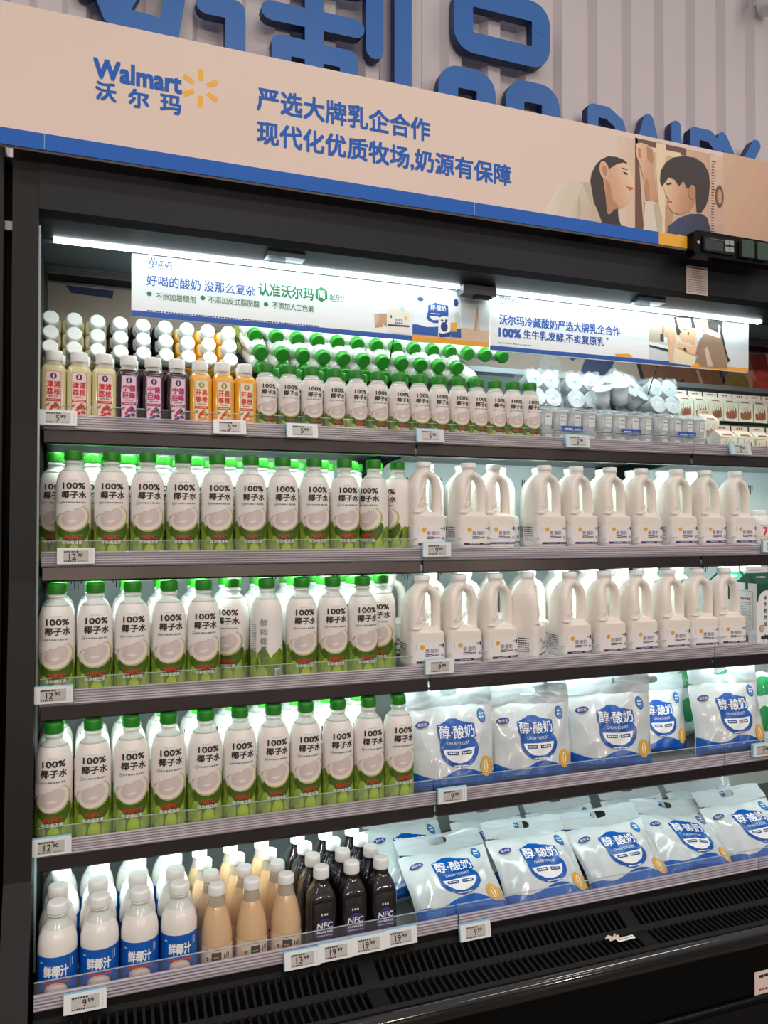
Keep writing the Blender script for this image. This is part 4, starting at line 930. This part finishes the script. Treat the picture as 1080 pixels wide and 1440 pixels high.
# ================================================================== the two long banners under the canopy lamp
BY = .080
bn = thing('hanging_banner', 'white banner with green and blue slogan and yogurt picture, left of two under the lamp', 'banner', (.70, BY, 2.1), group='banners under the canopy lamp')
def bpart(m, name, root, ox, solid=True): return m.build(name, root, loc=(-ox, -BY, -2.1), solid=solid)
m = MB(); m.box(.199, 1.1985, BY, BY+.003, 2.014, 2.186, 'banner_white'); bpart(m, 'panel', bn, .70)
m = MB(); m.box(.199, .955, BY-.0006, BY, 2.014, 2.028, 'print_blue'); m.box(.955, 1.1985, BY-.0006, BY, 2.014, 2.028, 'print_orange'); bpart(m, 'colour_band', bn, .70)
m = MB(); d = Decal(m, flat(BY, .0003))
bt = lambda t, u0, v0, u1, v1, h, mt, b=.012, l=1: boxtext(d, t, u0, v0, u1, v1, h, BY, mt, b, l)
bt('Walmart', 208, 366, 242, 371, 11, 'print_navy', .016); bt('沃 尔 玛', 209, 374, 242, 378, 9, 'print_navy', .012); spark(d, *at(250, 370, BY), .010, 'logo_yellow')
bt('好喝的酸奶', 206, 394, 282, 401, 16, 'print_blue', .008); bt('没那么复杂', 287, 402, 359, 409, 15.5, 'print_blue', .008)
bt('认准沃尔玛', 363, 405, 441, 415, 19, 'print_green', .024)
cx, cz = at(452, 414, BY); d.poly([(cx+.0195*math.cos(math.radians(30+60*k)), cz+.021*math.sin(math.radians(30+60*k))) for k in range(6)], 'print_green', 1); d.text('简', cx, cz, .021, .023, 'print_white', 2, .012)
a, b = at(462, 416, BY), at(484, 419, BY); d.rrect(a[0], a[1]-.0135, b[0], a[1]+.0115, .012, 'print_green', .4); d.rrect(a[0]+.001, a[1]-.0122, b[0]-.0012, a[1]+.0102, .011, 'banner_white', .7); bt('配方*', 464, 417, 481, 419, 9, 'print_green', .012, 2)
for u, v, t, u1, v1, u2, v2 in ((210, 413, '不添加增稠剂', 219, 416, 275, 422), (285, 419, '不添加反式脂肪酸', 293, 421, 365, 428), (374, 428, '不添加人工色素', 383, 430, 441, 434)):
    d.ell(*at(u, v, BY), .0062, .0062, 'print_green', 1, n=14); bt(t, u1, v1, u2, v2, 10, 'print_green', .008)
a = at(207, 438, BY); b = at(449, 458, BY); d.dashes(a[0], b[0], (a[1]+b[1])/2, .0034, 'print_navy', 1, 60, 5)
bpart(m, 'slogan', bn, .70, False)
m = MB(); d = Decal(m, flat(BY, .0003))
def Z2(*q): return [at(500+a/4.909, 380+b/4.909, BY) for a, b in q]
def E2(a, b, rx, rz, mt, l, rot=0): d.ell(*Z2((a, b))[0], rx, rz, mt, l, rot)
d.poly(Z2((390, 180), (925, 215), (918, 520), (390, 497)), 'print_pale', .5); d.poly(Z2((392, 430), (700, 392), (919, 420), (917, 512), (392, 478)), 'beige_print', 1); d.poly(Z2((392, 448), (560, 470), (700, 480), (917, 505), (917, 515), (392, 484)), 'tan_print', 1.4)
d.poly(Z2((128, 300), (216, 298), (216, 394), (190, 372), (188, 392), (132, 398)), 'tan_print', 1); d.poly(Z2((128, 300), (160, 300), (160, 345), (132, 390)), 'robe_shade', 1.5)
d.poly(Z2((218, 160), (250, 120), (350, 122), (378, 170), (378, 440), (218, 432)), 'jug_white', 2); d.poly(Z2((294, 180), (340, 182), (336, 286), (320, 290), (300, 270)), 'print_pale', 3); d.poly(Z2((222, 372), (370, 382), (370, 394), (222, 384)), 'jug_bar', 3)
p = Z2((298, 345))[0]; d.text('醇·酸奶', p[0], p[1], .024, .008, 'print_navy', 3, .0); d.dashes(p[0]-.012, p[0]+.012, p[1]-.008, .004, 'print_navy', 3, 4, 2); E2(346, 332, .004, .005, 'dot_yellow', 3); d.poly(Z2((240, 310), (250, 312), (250, 332), (240, 330)), 'print_navy', 3)
d.poly(Z2((395, 150), (725, 165), (728, 466), (392, 440)), 'banner_white', 3); d.poly(Z2((392, 374), (420, 374), (450, 380), (490, 392), (540, 392), (600, 386), (660, 404), (726, 402), (728, 466), (392, 440)), 'print_blue', 4)
d.poly(Z2((488, 330), (500, 280), (500, 240), (525, 236), (550, 222), (575, 236), (638, 244), (640, 310), (630, 340), (590, 365), (540, 366), (505, 352)), 'print_blue', 4); p = Z2((570, 262))[0]; d.text('醇·酸奶', p[0], p[1], .048, .016, 'print_white', 5, .01); p = Z2((552, 302))[0]; d.dashes(p[0]-.015, p[0]+.015, p[1], .003, 'print_white', 5, 5, 2)
d.poly(Z2((505, 315), (575, 322), (570, 345), (530, 345)), 'print_white', 5); E2(447, 200, .010, .006, 'print_navy', 4); E2(692, 226, .0075, .0115, 'print_navy', 4); d.poly(Z2((650, 365), (698, 360), (698, 425), (660, 425)), 'bag_gold', 5); d.poly(Z2((680, 300), (710, 290), (722, 330), (722, 400), (690, 390)), 'print_pale', 4.5)
d.poly(Z2((572, 330), (600, 318), (640, 322), (652, 340), (655, 460), (640, 474), (580, 470), (568, 450)), 'print_white', 6); E2(610, 392, .011, .014, 'print_navy', 7); d.poly(Z2((570, 432), (600, 440), (655, 425), (652, 462), (580, 466)), 'print_navy', 7); E2(595, 348, .004, .003, 'print_navy', 7); E2(624, 352, .004, .005, 'print_navy', 7)
d.poly(Z2((838, 250), (845, 250), (838, 420), (818, 415)), 'tan_print', 2); d.poly(Z2((838, 250), (846, 260), (858, 425), (848, 425)), 'robe_shade', 2)
bpart(m, 'picture', bn, .70, False)
bn2 = thing('hanging_banner', 'white banner with bold blue slogan and kitchen photograph, right of two under the lamp', 'banner', (1.69, BY, 2.1), group='banners under the canopy lamp')
m = MB(); m.box(1.2015, 2.176, BY, BY+.003, 2.006, 2.186, 'banner_white'); bpart(m, 'panel', bn2, 1.69)
m = MB(); m.box(1.2015, 1.937, BY-.0006, BY, 2.008, 2.021, 'print_blue'); m.box(1.937, 2.176, BY-.0006, BY, 2.008, 2.021, 'print_orange'); bpart(m, 'colour_band', bn2, 1.69)
m = MB(); d = Decal(m, flat(BY, .0003))
bt('Walmart', 702, 419, 727, 422, 8, 'print_navy', .012); bt('沃 尔 玛', 702, 426, 727, 429, 7, 'print_navy', .008)
bt('沃尔玛冷藏酸奶严选大牌乳企合作', 702, 450, 872, 465, 14.5, 'print_blue', .022); bt('100%', 701, 467, 733, 470, 13.5, 'print_blue', .05); bt('生牛乳发酵,不卖复原乳', 736, 471, 850, 480, 13.5, 'print_blue', .022); bt('*', 852, 476, 856, 477, 4, 'print_blue', .01)
a = at(701, 482, BY); b = at(748, 486, BY); d.dashes(a[0], b[0], (a[1]+b[1])/2, .003, 'print_grey', 1, 14, 5)
bpart(m, 'slogan', bn2, 1.69, False)
m = MB(); d = Decal(m, flat(BY, .0003))
def Z3(*q): return [at(860+a/4.909, 420+b/4.909, BY) for a, b in q]
def E3(a, b, rx, rz, mt, l, rot=0): d.ell(*Z3((a, b))[0], rx, rz, mt, l, rot)
d.poly(Z3((20, 382), (120, 380), (150, 404), (110, 412), (40, 402)), 'print_orange', .6)
d.poly(Z3((262, 90), (946, 172), (944, 492), (258, 432)), 'print_pale', .5); d.poly(Z3((262, 120), (420, 140), (420, 300), (258, 298)), 'robe_shade', 1); d.poly(Z3((262, 296), (395, 330), (395, 350), (262, 318)), 'banner_white', 2); d.poly(Z3((260, 318), (390, 350), (390, 368), (260, 332)), 'slot_dark', 2.2)
d.poly(Z3((350, 185), (358, 185), (360, 300), (350, 300)), 'wood_print', 2); d.poly(Z3((335, 245), (350, 245), (350, 298), (335, 296)), 'slot_dark', 2); d.poly(Z3((362, 265), (384, 267), (384, 304), (362, 302)), 'banner_white', 2.5)
d.poly(Z3((430, 128), (470, 120), (560, 130), (580, 200), (560, 260), (450, 250)), 'hair', 2); d.poly(Z3((445, 130), (545, 135), (552, 190), (535, 228), (510, 246), (485, 236), (460, 200)), 'skin_light', 3); d.poly(Z3((484, 198), (526, 202), (512, 218), (494, 214)), 'lips', 4); d.poly(Z3((490, 201), (522, 203), (512, 210), (496, 208)), 'print_white', 5)
d.poly(Z3((470, 235), (530, 242), (545, 300), (470, 300)), 'skin', 2.6); d.poly(Z3((438, 268), (470, 270), (490, 300), (530, 305), (560, 290), (580, 440), (560, 462), (436, 448)), 'cream_print', 3.2)
d.poly(Z3((362, 210), (385, 190), (420, 195), (436, 240), (440, 300), (434, 448), (396, 440), (392, 340), (388, 260)), 'skin', 4); d.poly(Z3((534, 220), (548, 200), (575, 205), (584, 250), (574, 320), (542, 318), (534, 260)), 'skin', 4); d.poly(Z3((436, 300), (450, 300), (438, 445), (420, 445)), 'robe', 4.5)
d.poly(Z3((598, 300), (640, 240), (700, 230), (752, 262), (778, 350), (800, 482), (610, 466), (600, 440), (575, 440), (590, 400), (600, 360)), 'dress_print', 5); d.poly(Z3((640, 350), (660, 330), (700, 470), (660, 470)), 'robe_shade', 5.5); d.poly(Z3((630, 238), (700, 215), (750, 235), (748, 276), (690, 256)), 'banner_white', 6)
d.poly(Z3((620, 140), (680, 150), (670, 215), (640, 235), (625, 190)), 'skin', 5); d.poly(Z3((660, 150), (765, 150), (760, 215), (780, 320), (800, 400), (818, 430), (800, 440), (775, 340), (750, 250), (700, 220), (668, 205)), 'hair', 6.5); d.poly(Z3((732, 180), (748, 190), (746, 260), (734, 235)), 'print_pale', 7)
d.poly(Z3((440, 318), (470, 308), (540, 330), (600, 330), (650, 320), (640, 350), (580, 392), (540, 380), (490, 350), (450, 340)), 'skin', 7); d.poly(Z3((590, 320), (660, 270), (670, 320), (600, 380), (575, 390)), 'dress_print', 7.5); d.poly(Z3((490, 345), (505, 342), (520, 366), (500, 365)), 'slot_dark', 7.8)
d.poly(Z3((800, 165), (946, 182), (944, 492), (840, 482), (815, 430)), 'print_pale', 1)
bpart(m, 'picture', bn2, 1.69, False)
for k, (q0, q1, Y0, Y1, lab) in enumerate((((555, 482), (548, 508), .081, .10, 'left banner beside the green caps'), ((927, 517), (911, 555), .081, .12, 'right banner above the cup packs'))):
    m = MB(); a, b = at(*q0, Y0), at(*q1, Y1); m.tube([(a[0], Y0+.004, a[1]+.02), (b[0], Y1, b[1])], .0018, 'deep_black', 6); o = m.build('hanging_wire'); tag(o, 'thin dark wire hanging down from the %s' % lab, 'wire', 'wires below the banners')
# small loose things on the base
m = MB(); m.prism([(-.045, -.035), (.08, -.035), (.08, .035), (-.045, .035)], -.0006, 0, 'sticker'); d = Decal(m, flat(-.0006)); d.dashes(-.03, .07, .022, .009, 'print_black', 1, 6, 2); d.dashes(-.03, .0, -.012, .006, 'red_brown', 1, 3, 4); d.dashes(.01, .07, -.012, .006, 'print_grey', 1, 4, 5)
x, z = at(1080, 1382, -.394); o = m.build('barcode_sticker', loc=(x-.0, -.3938, z)); tag(o, 'pale sticker low on the black kick plate at the right picture edge', 'sticker')
m = MB(); m.box(-.030, .022, -.006, .006, 0, .0012, 'print_white'); d = Decal(m, lambda a, b, l: (a, b, .0012+.0003*l)); d.dashes(-.024, .018, .0, .004, 'print_grey', 1, 6, 2); o = m.build('paper_strip', loc=(1.352, -.345, .4755)); o.rotation_euler = (.12, 0, .05); tag(o, 'small white printed paper strip lying on the black air grille', 'paper')
m = MB(); m.grid(lambda i, j: (.034*(i-.5), .016*(j-.5), .004+.005*math.sin(7*i+3*j)*math.sin(5*j)), 8, 5, 'paper'); o = m.build('paper_scrap', loc=(1.315, -.337, .476)); o.rotation_euler = (.12, 0, .2); tag(o, 'crumpled brownish paper scrap beside the white strip on the air grille', 'paper')

# ================================================================== stock on the shelves
GAP = .0006
cb = coconut_bottle(); cs = coconut_bottle(.725, .722, 'small_coconut_water_bottle')
G = lambda li: DECK[li]+GAP
def jit(a=.05): return random.uniform(-a, a)
DN = ['', 'second', 'third', 'fourth']
def coco_row(li, row, items, rowname):
    for k, (x, y, rz) in enumerate(items):
        place(cb, 'green-capped coconut water bottle, %s from left, %s row, %s shelf down' % (ORD[k], rowname, DN[li]), (x, y, G(li)), (0, 0, rz), 'coconut water bottles on the %s shelf' % DN[li])
# second shelf: staggered rows
xs = [.068, .153, .235, .319, .402, .486, .569, .652, .735]
coco_row(1, 0, [(x, .018, jit()) for x in xs]+[(.817, .018, -.75), (.896, .045, -1.25)], 'front')
xs2 = [.0275, .111, .194, .277, .361, .444, .527, .61, .6935, .776]
coco_row(1, 1, [(x, .093, jit(.2)) for x in xs2]+[(.862, .125, .4)], 'second')
coco_row(1, 2, [(x, .178, jit(.4)) for x in [.069, .153, .236, .319, .403, .486, .57, .653, .737, .82]], 'third')
# third shelf: straight rows
coco_row(2, 0, [(x, -.028, jit()) for x in (.035, .117, .199, .282, .363)]+[(.4445, .030, -.55), (.518, -.026, PI-.22)]+[(x, -.028, jit()) for x in (.607, .688, .769)]+[(.843, .030, -.5)], 'front')
coco_row(2, 1, [(x, .055, jit(.3)) for x in (.034, .116, .198, .281, .363)]+[(.527, .062, .3)]+[(x, .055, jit(.3)) for x in (.609, .690, .771)], 'second')
coco_row(2, 2, [(x, .138, jit(.4)) for x in (.034, .116, .198, .281, .363, .445, .527, .609, .690, .771, .853)], 'third')
# fourth shelf
coco_row(3, 0, [(x, -.066, jit(.04)) for x in (.032, .1135, .196, .2785, .363, .4445, .5265, .6075, .691, .7725, .8545)], 'front')
coco_row(3, 1, [(x, .015, jit(.3)) for x in (.032, .114, .196, .278, .362, .444, .526, .607, .690, .772)], 'second')
coco_row(3, 2, [(x, .098, jit(.4)) for x in (.032, .114, .196, .278, .362, .444, .526, .607, .690, .772)], 'third')
# top shelf: small coconut water bottles, standing and lying
sm = [.529, .590, .652, .714, .776, .836, .899, .9585, 1.019, 1.080, 1.138, 1.1965, 1.2545, 1.312]
for k, x in enumerate(sm):
    place(cs, 'small green-capped coconut water bottle standing %s from left, front row, top shelf' % ORD[k], (x, .043, DECK[0]+GAP), (0, 0, jit(.08)+.06), 'small coconut water bottles on the top shelf')
for k, x in enumerate(sm[:-1]):
    place(cs, 'small green-capped coconut water bottle standing %s from left, second row, top shelf' % ORD[k], (x+.030, .098, DECK[0]+GAP), (0, 0, jit(.4)), 'small coconut water bottles on the top shelf')
for lay, (z0, y0, nm, uvs) in enumerate(((1.962, .165, 'middle', None), (2.012, .185, 'upper', None), (1.918, .166, 'lowest', None))):
    n = (11, 14, 12)[lay]
    for k in range(n):
        x = .545+k*.0595+(0, -.012, .004)[lay]
        tilt, yaw = math.radians(68), math.radians(7+jit(4))
        # cap centre sits at (x, y0, z0); the bottle runs back and up from it
        M = Matrix.Rotation(yaw, 3, 'Z') @ Matrix.Rotation(math.radians(122), 3, 'X')
        L = M @ Vector((0, 0, .195))
        e = M.to_euler()
        place(cs, 'small coconut water bottle lying cap outward, %s from left, %s layer, top shelf' % (ORD[k], nm), (x-L.x, y0-L.y, z0-L.z), tuple(e), 'small coconut water bottles on the top shelf')
# top shelf: juices
kinds = [('lychee', 'pale lychee', [.023, .079, .135]), ('grape', 'dark grape', [.191, .248, .305]), ('orange', 'orange', [.362, .418, .474])]
three = ['left', 'middle', 'right']
for kd, nm, xs in kinds:
    jb = juice(kd); jb.name = '%s_juice_bottle' % kd
    for k, x in enumerate(xs):
        place(jb, '%s juice bottle standing %s of three in the front row, top shelf' % (nm, three[k]), (x, .040, DECK[0]+GAP), (0, 0, .03+jit(.03)), 'juice bottles on the top shelf', (1.04, 1.04, 1.06))
    for k, x in enumerate(xs):
        place(jb, '%s juice bottle standing %s of three behind the front row, top shelf' % (nm, three[k]), (x+.006, .088, DECK[0]+GAP), (0, 0, jit(.03)), 'juice bottles on the top shelf', (1.04, 1.04, 1.06))
    for lay, nml in enumerate(('lower', 'middle', 'upper')):
        for k, x in enumerate(xs):
            cx = x-.012; cz = 1.942+.0410*lay; cy = .168+.018*lay
            M = Matrix.Rotation(math.radians(4), 3, 'Z') @ Matrix.Rotation(math.radians(72), 3, 'X')
            Lv = M @ Vector((0, 0, .178*1.06))
            place(jb, '%s juice bottle lying cap outward, %s of three, %s layer, top shelf' % (nm, three[k], nml), (cx-Lv.x, cy-Lv.y, cz-Lv.z), tuple(M.to_euler()), 'juice bottles on the top shelf', (1.04, 1.04, 1.06))
# film-wrapped cups
cp = cup_pack()
for k, x in enumerate((1.445, 1.655, 1.866)):
    place(cp, 'film-wrapped cup pack with blue strip, %s of three along the front, top shelf' % three[k], (x, .052, DECK[0]+GAP), (0, 0, jit(.03)), 'wrapped cup packs on the top shelf')
c4 = cup_fourpack()
M0 = (math.radians(-14), 0, 0)
for k, (x, y, z, rz, lab) in enumerate(((1.452, .205, 1.862, .05, 'leftmost in the rear row beside the green caps'), (1.60, .20, 1.862, -.1, 'second from left in the rear row'), (1.92, .205, 1.862, .04, 'rightmost in the rear row beside cream cartons'))):
    place(c4, 'film-wrapped four-cup pack showing round lids, '+lab, (x, y, z), (M0[0], 0, rz), 'wrapped cup packs on the top shelf')
place(c4, 'film-wrapped four-cup pack leaning back above the middle blue strip, top shelf', (1.765, .150, 1.885), (math.radians(-40), .12, .3), 'wrapped cup packs on the top shelf')
place(c4, 'film-wrapped four-cup pack tipped over behind the left blue strip, top shelf', (1.665, .115, 1.895), (math.radians(-62), -.2, -.3), 'wrapped cup packs on the top shelf')
# cream cartons
cc = cream_carton()
for k in range(7):
    place(cc, 'cream carton with brown picture, %s from left in the rear row, top shelf' % ORD[k], (2.068+.0685*k, .285, 1.8685), (0, 0, jit(.05)), 'cream cartons on the top shelf')
place(cc, 'lone cream carton between the wrapped cup packs and the dark gap, top shelf', (2.03, .12, 1.775), (0, 0, .03), 'cream cartons on the top shelf')
for k in range(4):
    place(cc, 'cream carton with gable top, %s from left in the front row, top shelf' % ORD[k], (2.035+.074*k, .050, DECK[0]+GAP), (0, 0, jit(.05)), 'cream cartons on the top shelf')
# jugs
jg = jug()
def jugs(li, items, rowname):
    for k, (x, y, rz) in enumerate(items):
        place(jg, 'white handled jug, %s from left in the %s row, %s shelf down' % (ORD[k], rowname, DN[li]), (x, y, G(li)+.030), (0, 0, rz), 'white jugs on the %s shelf' % DN[li], (1, 1, .925))
jugs(1, [(.966, .024, jit(.03)), (1.102, .022, 0), (1.203, .062, .06), (1.349, .022, 0), (1.458, .022, jit(.03)), (1.577, .022, 0), (1.692, .022, jit(.03)), (1.826, .022, -.08), (1.938, .022, 0), (2.062, .022, -.04)], 'front')
jugs(1, [(1.02, .125, 0), (1.135, .128, .1), (1.275, .158, 0), (1.395, .128, 0), (1.51, .128, .05), (1.625, .128, 0), (1.74, .128, 0), (1.86, .128, 0), (1.975, .128, 0)], 'second')
jugs(2, [(.940, -.026, .0), (1.050, -.026, 0), (1.160, -.026, .05), (1.268, -.016, .75), (1.401, -.026, 0), (1.520, -.026, jit(.03)), (1.634, -.026, 0), (1.753, -.026, -.06), (1.862, -.026, -.1), (1.969, -.026, -.14)], 'front')
jugs(2, [(1.01, .082, 0), (1.12, .082, 0), (1.335, .085, -.1), (1.445, .082, 0), (1.555, .082, 0), (1.665, .082, 0), (1.775, .082, .05), (1.885, .088, 0)], 'second')
jugs(2, [(.93, .19, 0), (1.05, .19, 0), (1.16, .19, 0), (1.27, .19, 0), (1.38, .19, 0), (1.49, .19, 0), (1.60, .19, 0), (1.71, .19, 0), (1.82, .19, 0)], 'third')
mc = milk_carton()
for k, (x, y, lab) in enumerate(((2.098, -.028, 'front one beside the last jug'), (2.192, -.028, 'front one at the right picture edge'), (2.07, .062, 'behind the last jug'), (2.165, .062, 'second one behind the front cartons'))):
    place(mc, 'white and green gable-top milk carton, '+lab+', third shelf down', (x, y, G(2)+.030), (0, 0, 0), 'milk cartons on the third shelf')
st = small_tub()
for k, (x, y) in enumerate(((2.168, .030), (2.250, .030))):
    place(st, 'small white yogurt bottle with red numeral, %s, second shelf down' % ('beside the last jug', 'at the right picture edge')[k], (x, y, G(1)+.030), (0, 0, -.1), 'small yogurt bottles on the second shelf')
# yogurt bags
bags = [yogurt_bag(s) for s in (1, 2)]
def bag(k, lab, loc, rot): place(bags[k], lab, loc, rot, 'yogurt bags')
for k, (x, y, ln, ro, rz, sc, lab) in enumerate(((1.016, -.058, -8, 0, -.06, 1.06, 'leftmost in front, beside the coconut bottles'), (1.258, -.056, -6, 0, -.08, (1.06, 1, 1.0), 'second from left in front'), (1.522, -.054, -6, .01, -.14, (1.14, 1, 1.04), 'third from left in front'), (1.968, -.054, -10, -.02, -.14, 1.04, 'rightmost in front'),
        (1.035, .070, -6, 0, 0, 1, 'leftmost in the rear row'), (1.275, .075, -6, 0, 0, 1, 'second from left in the rear row'), (1.52, .075, -6, 0, 0, 1, 'third from left in the rear row'), (1.752, .030, -6, 0, -.1, .93, 'set back beside the last front bag'))):
    place(bags[k % 2], 'white and blue yogurt bag, %s, fourth shelf down' % lab, (x, y, G(3)+.004), (math.radians(ln), ro, rz), 'yogurt bags', sc if isinstance(sc, tuple) else (sc, sc, sc))
for k, (x, y, ln, ro, rz, lab) in enumerate(((.998, -.178, -57, -.05, -.10, 'leftmost in front, beside the dark juice'), (1.252, -.182, -50, .0, -.06, 'second from left in front'), (1.514, -.184, -51, -.06, -.10, 'third from left in front'), (1.760, -.170, -54, .10, -.06, 'fourth from left in front'), (2.000, -.182, -50, -.05, -.10, 'rightmost in front'),
        (.955, .02, -44, 0, 0, 'leftmost in the rear row'), (1.20, -.025, -44, .04, 0, 'second from left in the rear row'), (1.46, -.025, -44, -.02, 0, 'third from left in the rear row'), (1.72, -.025, -44, .03, 0, 'fourth from left in the rear row'), (1.98, -.025, -44, 0, 0, 'rightmost in the rear row'))):
    sc = 1.06 if k < 5 else 1.0
    place(bags[(k+1) % 2], 'yogurt bag lying back, %s, bottom shelf' % lab, (x, y, BAGDECK+.026+(.007 if k == 0 else 0)), (math.radians(ln), ro, rz), 'yogurt bags', (sc, sc, sc))
gp = soft_pouch('milk_pouch', 'pouch_green', 5)
for k, (x, y) in enumerate(((1.98, .16), (2.13, .12), (2.13, -.02))):
    place(gp, 'white pouch with green print, %s, fourth shelf down' % ('behind the last yogurt bag', 'behind at the right', 'at the right picture edge')[k], (x, y, G(3)), (math.radians(-8), 0, .1), 'green milk pouches on the fourth shelf', (1.3, 1.0, 1.75))
pk = soft_pouch('snack_pouch', 'pink_film', 8)
place(pk, 'pouch with pink print at the right picture edge, bottom shelf', (2.13, .16, BAGDECK+.012), (math.radians(-20), 0, 0), None, (1.3, 1.2, 1.9))
# bottom shelf bottles
B = DECK[4]+GAP; RN = ['front', 'second', 'third', 'fourth']
cm = coconut_milk()
for r in range(4):
    for k in range(4):
        x = .0435+.0825*k+(.004 if r == 2 else 0)+jit(.001); y = -.186+.0815*r
        place(cm, 'coconut milk bottle with blue label, %s from left, %s row, bottom shelf' % (ORD[k], RN[r]), (x, y, B), (0, 0, (-.04 if r == 0 else jit(.5))), 'coconut milk bottles')
bb = beige_bottle()
for r in range(4):
    for k in range(3):
        x = (.372, .450, .528)[k]+(-.003*r)+jit(.001); y = -.190+.0725*r
        place(bb, 'beige milk drink bottle, %s of three, %s row, bottom shelf' % (three[k], RN[r]), (x, y, B), (0, 0, jit(.15)), 'beige milk drink bottles')
db = dark_bottle()
for r in range(4):
    for k in range(3):
        x = (.612, .687, .760)[k]+jit(.001); y = -.190+.0725*r
        place(db, 'dark purple juice bottle, %s of three, %s row, bottom shelf' % (three[k], RN[r]), (x, y, B), (0, 0, jit(.04)), 'dark juice bottles')
# price tags on the rails
def tags(li, lst, lean=0):
    for u, v, pr, ct, cy, lab in lst:
        Y = FY[li]-(.0145 if li < 4 else .0175)
        x, z = at(u, v, Y); o = price_tag(pr, ct, cy); o.location = (x, Y, z); o.rotation_euler = (math.radians(lean), 0, 0)
        tag(o, lab, group='shelf price tags')
tags(0, [(82, 588, '5', '99', 0, 'price tag reading 5.99 below the leftmost lychee juice bottles'), (323, 601, '5', '99', 0, 'price tag reading 5.99 below the orange juice bottles'), (425, 606, '5', '99', 1, 'price tag reading 5.99 below the small coconut bottles at left'),
         (605, 613, '5', '90', 2, 'price tag reading 5.90 at the joint of the top shelf'), (812, 621, '5', '90', 2, 'price tag with blue edge below the left wrapped cup pack'), (1041, 632, '5', '90', 2, 'price tag with blue edge below the front cream cartons')], -12)
tags(1, [(107, 782, '12', '90', 0, 'price tag reading 12.90 on the second shelf below the leftmost coconut bottles'), (614, 773, '9', '99', 1, 'price tag reading 9.99 on the second shelf below the first jug'), (1086, 768, '7', '90', 1, 'price tag at the right picture edge of the second shelf')])
tags(2, [(75, 977, '12', '90', 1, 'price tag reading 12.90 at the left end of the third shelf'), (618, 937, '9', '99', 1, 'price tag reading 9.99 on the third shelf below the first jugs')])
tags(3, [(72, 1190, '12', '90', 1, 'price tag reading 12.90 at the left end of the fourth shelf'), (636, 1118, '9', '99', 1, 'price tag reading 9.99 on the fourth shelf below the leftmost yogurt bag'), (1073, 1054, '9', '99', 1, 'price tag on the fourth shelf at the right picture edge')])
tags(4, [(120, 1408, '9', '99', 1, 'price tag reading 9.99 below the coconut milk bottles'), (425, 1348, '13', '99', 1, 'price tag reading 13.99 below the beige milk drink bottles'), (472, 1337, '19', '99', 1, 'leftmost of three adjoining price tags reading 19.99'),
         (518, 1327, '19', '99', 1, 'middle of three adjoining price tags reading 19.99'), (563, 1317, '19', '99', 1, 'rightmost of three price tags reading 19.99, below last dark juice bottle'), (668, 1309, '9', '99', 1, 'price tag reading 9.99 on the bottom shelf below the yogurt bags')], -10)
for ob in list(bpy.data.objects):
    if ob.type == 'EMPTY' and ob.get('label') == 'x': print('UNPLACED', ob.name)
